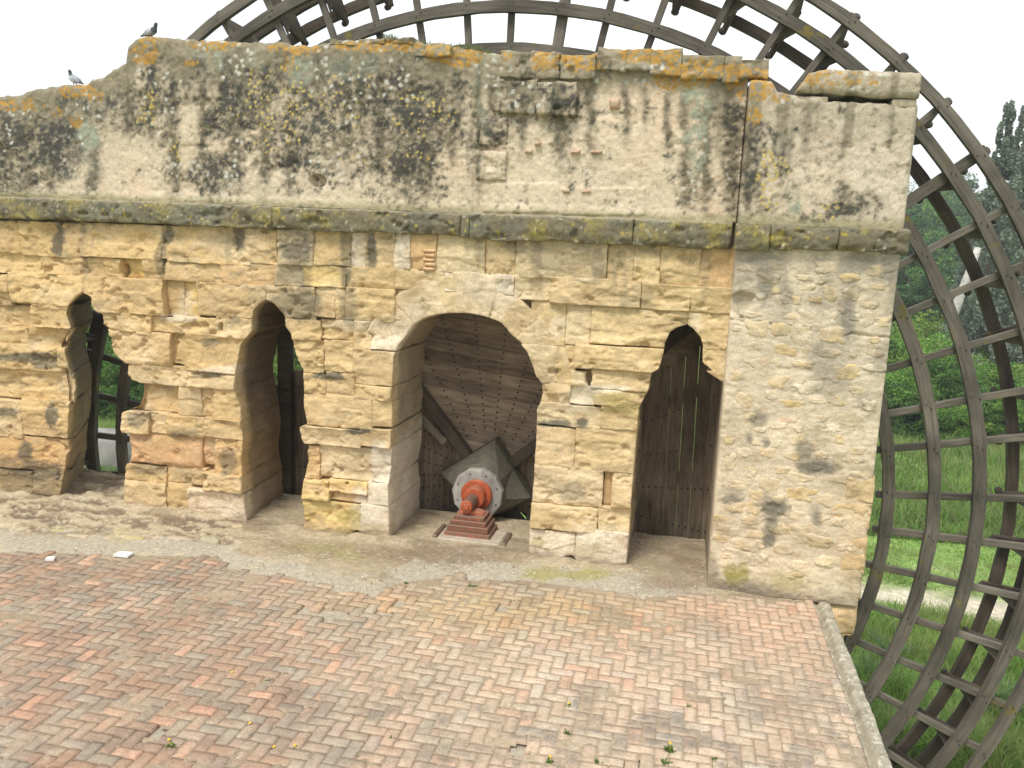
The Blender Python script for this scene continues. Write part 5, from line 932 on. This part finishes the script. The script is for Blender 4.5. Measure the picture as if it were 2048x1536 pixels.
def pathd(X, Y): return 1-ss(1.3, .5, np.abs(Y-np.interp(X, [p[0] for p in PATH], [p[1] for p in PATH]))+.8*fbm(X*1.4, Y*1.4, 0, 4, 513))*.97
blades(42000, (1.5, 16), (15.2, 22.8), (.25, .85), .011, GC, lambda X, Y: pathd(X, Y)*(.15+.85*ss(-.2, .2, fbm(X*.5, Y*.5, 0, 3, 77)))*(X < .62*Y+1), 21, 'grass', 'tall bright green grass growing below the terrace')
blades(22000, (4, 24), (24.6, 30), (.06, .22), .016, GC, lambda X, Y: pathd(X, Y)*(.3+.7*ss(-.2, .3, fbm(X*.5, Y*.5, 0, 3, 78))), 22, 'short_grass', 'short worn grass beside the sandy path')
blades(60000, (5, 30), (29, 50), (.35, 1.0), .020, GC+[(.21, .22, .10)], lambda X, Y: np.ones_like(X), 23, 'meadow', 'tall meadow grass in front of the bushes')
blades(26000, (-36, -14), (22, 42), (.2, .7), .018, GC, lambda X, Y: (X < -.62*Y)*(X > -.95*Y)*1., 24, 'meadow_grass', 'tall grass seen through the left opening')
def reeds():
    r = np.random.default_rng(5); Vs, Fs, Cs = [], [], []; b = 0
    for ri, (cx, cy, hh) in enumerate(((7.6, 17.2, 1.3), (8.3, 17.8, 1.2), (7.0, 17.9, 1.1), (4.6, 18.3, 1.0), (5.2, 19.4, 1.0), (8.8, 16.9, 1.2))):
        root = []; 
        Vt, Ft, Ct = [], [], []; bt = 0
        for _ in range(46):
            a = r.uniform(0, 6.28); ln = r.uniform(.3, 1.); h = hh*r.uniform(.7, 1.1); x, y = r.normal(0, .12, 2); zb = 0
            for t, wv in ((0, 1), (.35, 1), (.7, .7), (1., .06)):
                px_, py_, pz_ = x+math.cos(a)*ln*t*t, y+math.sin(a)*ln*t*t, zb+h*(t-.35*t**3); wx, wy = -math.sin(a)*.016*wv, math.cos(a)*.016*wv; Vt += [(px_-wx, py_-wy, pz_), (px_+wx, py_+wy, pz_)]
            Ft += [(bt, bt+1, bt+3, bt+2), (bt+2, bt+3, bt+5, bt+4), (bt+4, bt+5, bt+7, bt+6)]; bt += 8; Ct += [np.array([.14, .23, .09])*r.uniform(.7, 1.3)]*8
        o = obj('reed_clump', mesh_np('reed_clump', np.array(Vt), np.array(Ft), np.array(Ct), smooth=False), M_GRASS, None, label='arching blue green reed clump below the terrace, '+['third from the kerb', 'fifth from the kerb', 'fourth from the kerb', 'nearest the kerb', 'second from the kerb', 'farthest from the kerb'][ri], category='plant', group='reed clumps below the terrace'); o.location = (cx, cy, float(land(np.array([cx]), np.array([cy]))[0])-.05)
reeds()
# foliage
def leaf_mesh(name, n, fn, size, cols, seed, up=.3):
    r = np.random.default_rng(seed); C, shade = fn(n, r); n = len(C); d = r.normal(size=(n, 3)); d[:, 2] += up; d /= np.linalg.norm(d, axis=1)[:, None]; q = r.normal(size=(n, 3)); u = np.cross(d, q); u /= np.linalg.norm(u, axis=1)[:, None]; v = np.cross(d, u); s = size*r.uniform(.6, 1.4, n)[:, None]
    V = np.stack([C-u*s*.5, C+v*s*.32+d*s*.06, C+u*s*.5, C-v*s*.32+d*s*.06], 1).reshape(-1, 3); F = np.arange(4*n).reshape(n, 4); k = r.integers(0, len(cols), n); c = np.array(cols)[k]*r.uniform(.75, 1.25, (n, 1))*shade[:, None]; return mesh_np(name, V, F, np.repeat(c, 4, 0), smooth=False)
def clumps(ncl, rad, ext, zlo, shape=1., taper=0.):
    def fn(n, r):
        cs = []
        while len(cs) < ncl:
            p = r.uniform(-1, 1, 3); zz = (p[2]+1)/2; w_ = (1-taper*zz)**1.25*(1 if taper else math.sqrt(max(0, 1-max(0, p[2])**2)))
            if taper: rr_ = math.sqrt(r.random())*max(w_, .05); an = r.uniform(0, 6.283); p[0], p[1] = rr_*math.cos(an), rr_*math.sin(an)
            if taper or math.hypot(p[0], p[1]) < max(w_, .12): cs.append((p[0]*ext[0], p[1]*ext[1], zlo+zz*ext[2]))
        cs = np.array(cs); rs = rad*r.uniform(.55, 1.3, ncl)*(1-(.62 if taper else 0.)*np.clip((cs[:, 2]-zlo)/ext[2], 0, 1)); tint = r.uniform(.72, 1.28, ncl); k = r.integers(0, ncl, n); d = r.normal(size=(n, 3)); d /= np.linalg.norm(d, axis=1)[:, None]; rr = rs[k]*r.uniform(.5, 1.05, n)**.6
        P = cs[k]+d*rr[:, None]*(np.array([.8, .8, 1.9]) if taper else np.array([1, 1, .75])); P[:, 2] = np.maximum(P[:, 2], .02); return P, tint[k]
    return fn
G1 = [(.13, .27, .045), (.17, .32, .055), (.21, .34, .065), (.10, .22, .04)]
G2 = [(.08, .17, .042), (.11, .21, .052), (.065, .14, .038), (.14, .24, .06)]
G3 = [(.21, .26, .19), (.26, .305, .23), (.16, .21, .15), (.33, .36, .29)]  # pale poplar leaf, lightened further so the colour itself suggests haze
G4 = [(.23, .34, .06), (.28, .37, .075), (.18, .31, .055)]
G5 = [(.08, .15, .06), (.105, .18, .075), (.065, .12, .05)]  # distant tree greens, with the look of haze put into the colour
BUSH = [leaf_mesh('crown', 15000, clumps(70, .48, (1.9, 1.9, 2.6), .3), .115, G1, 31, .9), leaf_mesh('crown', 15000, clumps(80, .42, (2., 2., 2.2), .3), .115, G4, 32, .9), leaf_mesh('crown', 15000, clumps(60, .5, (2., 2., 2.8), .2), .12, G2+G1[:2], 33, .8), leaf_mesh('crown', 12000, clumps(50, .5, (1.9, 1.9, 2.5), .2), .11, G3, 34, .8)]
TREE = [leaf_mesh('crown', 15000, clumps(80, .75, (3., 3., 6.5), 1.8), .22, G5+G2[:2], 35, .6), leaf_mesh('crown', 15000, clumps(80, .8, (3.2, 3.2, 6.), 1.5), .22, G5+G1[:2], 36, .6), leaf_mesh('crown', 28000, clumps(260, .40, (3.0, 3.0, 15.6), 1.0, taper=.86), .17, G3, 37, .5), leaf_mesh('crown', 16000, clumps(200, .36, (2.4, 2.4, 16.), 2.0, taper=.88), .17, G3, 38, .5)]
def trunk_mesh(h, r, limbs, seed, lean=0.):
    rr = random.Random(seed); mb = MB(); pts = [(lean*h*t+.1*rr.uniform(-1, 1)*t, .1*rr.uniform(-1, 1)*t, h*t) for t in (0, .2, .4, .6, .8, 1)]; mb.tube(pts, [r*1.25, r, r*.85, r*.65, r*.45, r*.2], 8)
    for _ in range(limbs):
        t = rr.uniform(.25, .8); a = rr.uniform(0, 6.28); b = Vector((lean*h*t, 0, h*t)); L_ = h*rr.uniform(.2, .4); e = b+Vector((math.cos(a)*L_*.7, math.sin(a)*L_*.7, L_*.7)); mb.tube([b, (b+e)/2+Vector((0, 0, .08*L_)), e], [r*.4, r*.25, r*.08], 5)
    return mb.mesh('trunk', smooth=True)
TR_B = trunk_mesh(2.2, .07, 7, 1); TR_T = trunk_mesh(7., .2, 9, 2); TR_P = trunk_mesh(15., .16, 0, 3)
for me in BUSH+TREE: me.materials.append(M_LEAF)
for me in (TR_B, TR_T, TR_P): me.materials.append(M_BARK)
ORD = ['nearest the pier edge', 'second', 'third', 'fourth', 'fifth', 'sixth', 'seventh', 'eighth', 'ninth', 'tenth', 'eleventh', 'twelfth', 'thirteenth', 'fourteenth', 'fifteenth', 'sixteenth', 'seventeenth', 'eighteenth', 'nineteenth', 'twentieth']
def nth(L, i): k = sorted(range(len(L)), key=lambda j: L[j][0]).index(i); return k
def place(k, frm): return ORD[0].replace('the pier edge', frm) if k == 0 else ORD[k]+' from '+frm
def plant(name, crown, trunk, x, y, s, sz, label, cat, group):
    z = float(land(np.array([x]), np.array([y]))[0])-.05; o = empty(name, (x, y, z), label=label, category=cat, group=group); o.scale = (s, s, s*sz); o.rotation_euler = (0, 0, random.uniform(0, 6.28))
    obj('trunk', trunk, None, o); obj('crown', crown, None, o); return o
LB = ['bright green bush in the shrub belt behind the wheel', 'yellow green bush in the shrub belt behind the wheel', 'dark green bush in the shrub belt behind the wheel', 'grey green bush in the shrub belt behind the wheel']
def px_xy(px, y): return float(at(px, 700, y)[0])
BL = [(1760, 46, 2, 1.0, 1.), (1800, 47, 0, 1.1, 1.1), (1850, 46, 2, 1.0, .8), (1905, 45.5, 0, .8, .9), (1955, 46, 1, .75, .9), (2000, 47, 2, .9, 1.), (2040, 46, 0, .9, 1.), (2085, 47, 2, 1.1, 1.), (1720, 47, 0, 1.1, 1.), (1900, 51, 2, 1.1, 1.1),
    (1780, 52, 1, 1.3, 1.1), (1830, 53, 0, 1.4, 1.15), (1885, 55, 1, 1.1, .9), (1935, 55, 3, 1.1, .85), (1990, 54, 0, 1.2, .95), (2050, 53, 1, 1.2, 1.), (1735, 54, 2, 1.4, 1.2), (1815, 58, 1, 1.4, 1.2), (1865, 60, 0, 1.3, 1.1), (1975, 60, 1, 1.2, 1.), (2030, 61, 0, 1.4, 1.1), (1920, 64, 3, 1.4, 1.1), (2090, 58, 3, 1.5, 1.2), (1840, 66, 1, 1.5, 1.2), (2000, 67, 0, 1.6, 1.2)]
CN = ['bright green', 'yellow green', 'dark green', 'grey green']
rows = {}
for i, q in enumerate(BL): rows.setdefault('front' if q[1] < 49 else 'middle' if q[1] < 57 else 'back', []).append(i)
for rw, ids in rows.items():
    for i in ids:
        px, y, k, s, sz = BL[i]; plant('bush', BUSH[k], TR_B, px_xy(px, y), y, s, sz, CN[k]+' bush in the '+rw+' row behind the wheel, '+place(nth([BL[t] for t in ids], ids.index(i)), 'the pier'), 'bush', 'bushes of the shrub belt')
LT = ['dense dark green tree behind the shrub belt', 'mid green rounded tree behind the shrub belt']
TL = [(1850, 78, 0, 1.1, .75), (1800, 84, 1, 1.2, .9), (1900, 86, 0, 1.1, .8), (1760, 90, 0, 1.4, 1.), (1945, 82, 0, .9, .75), (1860, 105, 1, 1.4, .95), (1990, 90, 0, 1.2, .9), (2060, 88, 1, 1.4, 1.), (1920, 120, 1, 1.5, 1.), (1800, 122, 1, 1.7, 1.), (2000, 125, 1, 1.6, 1.05), (1700, 110, 0, 1.7, 1.), (1840, 150, 1, 1.9, 1.), (1890, 160, 0, 1.9, .9)]
TN = ['dense dark green', 'mid green rounded']
for i, (px, y, k, s, sz) in enumerate(TL):
    plant('tree', TREE[k], TR_T, px_xy(px, y), y, s, sz, TN[k]+' tree behind the shrub belt, '+place(nth(TL, i), 'the pier'), 'tree', 'trees behind the shrub belt')
for px, y, k, s, sz, lb in [(1952, 62, 2, 1.12, 1.02, 'slender grey green poplar nearest the wheel rim'), (2020, 60, 2, 1.2, 1.06, 'tall grey green poplar with a pointed top'), (1985, 66, 3, 1.1, 1.0, 'thin airy poplar between the two fuller ones'), (2062, 64, 2, 1.2, 1.0, 'broad grey green poplar at the edge of the view'), (1925, 68, 3, .9, .8, 'small sparse poplar beside the tallest ones')]:
    plant('poplar_tree', TREE[k], TR_P, px_xy(px, y), y, s, sz, lb, 'tree', 'poplars beyond the wheel')
# pale leaning trunk
x, y = px_xy(1905, 58), 58.; z = float(land(np.array([x]), np.array([y]))[0]); mb = MB(); e = [at(px, py, 58.) for px, py in ((1898, 660), (1912, 615), (1927, 575), (1944, 532), (1956, 495))]
mb.tube([(float(a)-x, .0, float(b)-z) for a, b in e], [.30, .30, .27, .25, .2], 8); o = obj('leaning_trunk', mb.mesh('leaning_trunk', smooth=True), M_PALEBARK, None, label='pale bare tree trunk leaning over the bushes', category='tree'); o.location = (x, y, z)
OL = [(180, 37, 0, 1.1, 1.2), (215, 36, 2, 1., 1.), (250, 37, 0, .9, 1.), (285, 38, 1, 1., 1.), (200, 42, 0, 1.4, 1.3), (240, 43, 1, 1.3, 1.3), (275, 44, 0, 1.4, 1.3), (330, 40, 2, 1.2, 1.2), (590, 40, 1, 1.3, 1.5), (610, 44, 0, 1.6, 1.6), (150, 40, 0, 1.4, 1.4)]
OT = [(190, 60, 1, 1.3, 1.), (250, 62, 0, 1.3, 1.), (310, 64, 1, 1.5, 1.), (600, 60, 1, 1.5, 1.1)]
for i, (px, y, k, s, sz) in enumerate(OL): plant('bush', BUSH[k], TR_B, px_xy(px, y), y, s, sz, CN[k]+' bush beyond the left openings, '+place(nth(OL, i), 'the left edge'), 'bush', 'bushes seen through the openings')
for i, (px, y, k, s, sz) in enumerate(OT): plant('tree', TREE[k], TR_T, px_xy(px, y), y, s, sz, 'far green tree beyond the left openings, '+place(nth(OT, i), 'the left edge'), 'tree', 'trees seen through the openings')
x, y = [float(q) for q in onz(222, 930, GZ)]
n, m = 14, 6; a = np.linspace(0, 2*math.pi, n, endpoint=False); s = np.array([1.05, 1, .9, .6, .25, 0]); hz = np.array([-.2, .5, 1.1, 1.35, 1.4, 1.4]); k = 1+.3*vn(np.cos(a)*1.3, np.sin(a)*1.3, 3, 5); X = 1.2*(k*np.cos(a))[None]*s[:, None]; Y = 1.0*(k*np.sin(a))[None]*s[:, None]; Z = hz[:, None]+.2*fbm(X, Y, 3, 3, 6)
V = np.stack([X, Y, Z], -1).reshape(-1, 3); idx = np.arange(n*m).reshape(m, n); F = np.stack([idx[:-1], np.roll(idx[:-1], -1, 1), np.roll(idx[1:], -1, 1), idx[1:]], -1).reshape(-1, 4); o = obj('boulder', mesh_np('boulder', V, F, (.24+.10*fbm(V[:, 0]*3, V[:, 1]*3, V[:, 2]*5, 4, 3))[:, None]*np.array([[1, .96, .88]])), M_STONE, None, label='pale stone block in the grass seen through the leftmost opening', category='boulder'); o.location = (x, y, GZ)
# ------------------------------------------------------------------ small things: pigeons, weeds, marble chips
M_BIRD = mat_vcol('plumage', scales=((40, .12),), bump=((90, .3, .004),), coords='OBJ', rough=.7)
def pigeon(loc, rz, label, turn=0., upright=0.):
    t = empty('pigeon', loc, label=label, category='pigeon', group='pigeons on the wall top'); t.rotation_euler = (0, 0, rz)
    # spine from tail tip to beak: x, z, half width, half height
    u = upright; sp = [(-.185, .040-u*.5, .012, .004), (-.15, .048-u*.4, .026, .007), (-.11, .060-u*.25, .034, .018), (-.07, .078, .048, .038), (-.02, .092, .058, .052), (.03, .104+u*.2, .056, .055), (.065, .122+u*.4, .044, .046), (.085, .150+u*.5, .028, .030), (.092, .172+u*.6, .024, .024), (.098, .192+u*.6, .027, .025), (.108, .206+u*.6, .022, .019), (.120, .206+u*.6, .011, .010), (.132, .202+u*.6, .005, .004), (.140, .199+u*.6, .001, .001)]
    n = 14; V = []; C = []
    for i, (x, z, wv, hv) in enumerate(sp):
        a = sp[max(i-1, 0)]; b = sp[min(i+1, len(sp)-1)]; dx, dz = b[0]-a[0], b[1]-a[1]; l = math.hypot(dx, dz); nx_, nz_ = -dz/l, dx/l
        for j in range(n):
            th = 2*math.pi*j/n; yy = wv*math.cos(th); hh = hv*math.sin(th); px_, pz_ = x+nx_*hh, z+nz_*hh
            if i >= 8: c_, s_ = math.cos(turn), math.sin(turn); q = px_-.09; px_, yy = .09+q*c_-yy*s_, q*s_+yy*c_
            V.append((px_, yy, pz_)); C.append((.03, .03, .035) if i < 2 else (.12, .125, .135) if i < 3 else (.30, .31, .33) if i < 6 else (.07, .085, .09) if i < 8 else (.045, .05, .058) if i < 11 else (.10, .09, .08))
    idx = np.arange(n*len(sp)).reshape(len(sp), n); F = np.stack([idx[:-1], np.roll(idx[:-1], -1, 1), np.roll(idx[1:], -1, 1), idx[1:]], -1).reshape(-1, 4); obj('body', mesh_np('body', np.array(V), F, np.array(C)), M_BIRD, t)
    for sd_ in (-1, 1):
        m_, k_ = 16, 9; V = []; C = []
        for i in range(m_):
            s_ = i/(m_-1); x = .062-.215*s_; zc_ = .112-.062*s_+u*(.3-.9*s_)*.6; hh = .046*math.sin(math.pi*min(1, (s_*.9+.12)))**.7*(1-.45*s_)
            for j in range(k_):
                q = j/(k_-1)*2-1; V.append((x, sd_*(.0605*(1-.62*s_**1.5)*math.sqrt(max(0, 1-.5*q*q))+.003), zc_+hh*q)); bar = (.52 < s_ < .60 or .70 < s_ < .78) and q < .55
                C.append((.035, .035, .04) if bar or s_ > .86 else (.42, .43, .45))
        idx = np.arange(m_*k_).reshape(m_, k_); F = np.stack([idx[:-1, :-1], idx[:-1, 1:], idx[1:, 1:], idx[1:, :-1]], -1).reshape(-1, 4); obj('wing', mesh_np('wing', np.array(V), F, np.array(C)), M_BIRD, t)
        mb = MB(); mb.tube([(.0, sd_*.022, .055), (.004, sd_*.022, .022), (.0, sd_*.022, .004)], [.011, .006, .005], 6)
        for dy in (-.012, 0, .012): mb.tube([(.0, sd_*.022, .005), (.024, sd_*.022+dy, .002)], [.004, .002], 4)
        lg = obj('leg', mb.mesh('leg', smooth=True), None, t); lg.data.materials.append(P_LEG)
        mb = MB(); mb.loft([[(.103+r_*math.cos(k*.785), sd_*(.0255+dd), .196+u*.6+r_*math.sin(k*.785)) for k in range(8)] for r_, dd in ((.006, -.002), (.004, .001))]); e_ = obj('eye', mb.mesh('eye'), P_EYE, t); e_.hide_render = bool(turn)
P_LEG = mat_plain('leg_skin', (.35, .12, .10), .6); P_EYE = mat_plain('eye_orange', (.45, .14, .02), .3)
x1, z1 = float(at(303, 70, YW+.12)[0]), float(topz(np.array([at(303, 70, YW)[0]]))[0]); pigeon((x1, YW+.10, z1-.022), math.radians(-8), 'grey pigeon standing on the tall step of the wall top facing right')
x2, z2 = float(at(152, 167, YW+.12)[0]), float(topz(np.array([at(152, 167, YW)[0]]))[0]); pigeon((x2, YW+.10, z2-.020), math.radians(168), 'grey pigeon on the lower left part of the wall top facing left', upright=.035)
def weed(name, loc, n, h, spread, cols, label, cat, group, seed, flower=0, wide=.008):
    r = np.random.default_rng(seed); Vt, Ft, Ct = [], [], []; b = 0
    for _ in range(n):
        a = r.uniform(0, 6.28); ln = spread*r.uniform(.4, 1.2); hh = h*r.uniform(.4, 1.1); x, y = r.normal(0, spread*.4, 2); c = np.array(cols[r.integers(len(cols))])*r.uniform(.7, 1.3)
        for t, wv in ((0, .5), (.45, 1.), (1., .08)):
            wx, wy = -math.sin(a)*wide*wv, math.cos(a)*wide*wv; Vt += [(x+math.cos(a)*ln*t-wx, y+math.sin(a)*ln*t-wy, hh*(t-.4*t*t)), (x+math.cos(a)*ln*t+wx, y+math.sin(a)*ln*t+wy, hh*(t-.4*t*t))]
        Ft += [(b, b+1, b+3, b+2), (b+2, b+3, b+5, b+4)]; Ct += [c]*6; b += 6
    root = empty(name, loc, label=label, category=cat, group=group); obj('leaves', mesh_np('leaves', np.array(Vt), np.array(Ft), np.array(Ct), smooth=False), M_GRASS, root, kind='stuff')
    for k in range(flower):
        mb = MB(); ox, oy = r.normal(0, spread*.6, 2); zz = h*r.uniform(.7, 1.1); mb.tube([(ox*.3, oy*.3, 0), (ox, oy, zz)], [.0018, .0015], 4); mb.loft([[(ox+q*math.cos(j*.785), oy+q*math.sin(j*.785), zz+d) for j in range(8)] for q, d in ((.004, 0), (.014, .004), (.011, .010), (.003, .011))]); obj('flower', mb.mesh('flower'), P_YEL, root)
P_YEL = mat_plain('petal_yellow', (.75, .47, .015), .6, .1)
WG = [(.10, .19, .03), (.13, .22, .045), (.08, .15, .03)]
WL = [(340, 1492, 26, .05, .06, 1), (660, 1250, 12, .05, .03, 0), (945, 1172, 16, .05, .06, 0), (812, 1166, 10, .04, .04, 0), (1138, 1412, 12, .05, .03, 1), (1136, 1466, 16, .05, .05, 0), (1100, 1523, 16, .04, .05, 1), (1340, 1500, 30, .08, .07, 1), (1330, 1525, 20, .06, .06, 0), (1377, 1412, 10, .04, .03, 0), (1430, 1517, 12, .04, .04, 0), (780, 1478, 14, .05, .04, 0), (498, 1450, 8, .04, .03, 1), (535, 1360, 8, .03, .03, 0), (462, 1346, 6, .03, .02, 1), (1196, 1524, 12, .04, .04, 0), (545, 1497, 6, .03, .02, 1), (592, 1494, 6, .03, .02, 1)]
for k, (px, py, n, h, s, fl) in enumerate(WL):
    x, y = [float(q) for q in onz(px, py, 0)]; weed('weed', (x, y, -.008), n, h*.75, s*.75, WG, ('small yellow flowered weed' if fl else 'small green weed')+' in the brick joints, '+place(nth([q for q in WL if q[5] == fl], [q for q in WL if q[5] == fl].index(WL[k])), 'the left edge'), 'weed', 'flowering weeds in the brick joints' if fl else 'weeds in the brick joints', k, fl)
for k, (px, n, h, s) in enumerate([(772, 60, .20, .10), (752, 20, .10, .06), (850, 50, .09, .12), (880, 50, .11, .12), (915, 50, .10, .12), (948, 60, .13, .12), (972, 30, .08, .08), (818, 20, .06, .08)]):
    x = float(at(px, 85, YW)[0]); weed('grass_tuft', (x, YW+.14, float(topz(np.array([x]))[0])-.01), n, h, s, [(.13, .19, .05), (.17, .21, .08), (.10, .15, .04)], ['tallest grass tuft on the wall top', 'small grass tuft on the wall top, '+place(k, 'the tallest tuft')][k != 0], 'grass tuft', 'grass tufts on the wall top', 50+k, 0, .006)
M_MARB = mat_plain('white_marble', (.72, .71, .68), .5, .08, 9)
def chip(px, py, a, b, h, rz, label):
    x, y = [float(q) for q in onz(px, py, .01)]; mb = MB(); mb.hexa([(-a, -b*.9, 0), (a*.95, -b, 0), (a, b, 0), (-a*.9, b*.95, 0), (-a, -b*.9, h), (a*.95, -b, h), (a, b, h), (-a*.9, b*.95, h)]); o = obj('marble_offcut', mb.mesh('marble_offcut', .002), M_MARB, None, label=label, category='stone offcut'); o.location = (x, y, .004); o.rotation_euler = (0, 0, rz)
chip(247, 1110, .11, .075, .03, .1, 'larger flat white marble offcut lying at the edge of the bricks'); chip(101, 1119, .055, .045, .035, .5, 'smaller white marble offcut on the bricks at the far left')

# ------------------------------------------------------------------ thin spring haze over the river bank
mb = MB(); mb.box(-700, 700, -80, 950, -12, 48); hz = obj('haze', mb.mesh('haze'), None, None, kind='stuff', label='thin pale haze over the whole river bank')
hm = bpy.data.materials.new('haze'); hm.use_nodes = True; ht = hm.node_tree; ht.nodes.remove(ht.nodes['Principled BSDF']); pv = ht.nodes.new('ShaderNodeVolumePrincipled')
pv.inputs['Color'].default_value = (.93, .96, 1, 1); pv.inputs['Density'].default_value = .0009; pv.inputs['Anisotropy'].default_value = .2
ht.links.new(pv.outputs[0], ht.nodes['Material Output'].inputs['Volume']); hz.data.materials.append(hm)
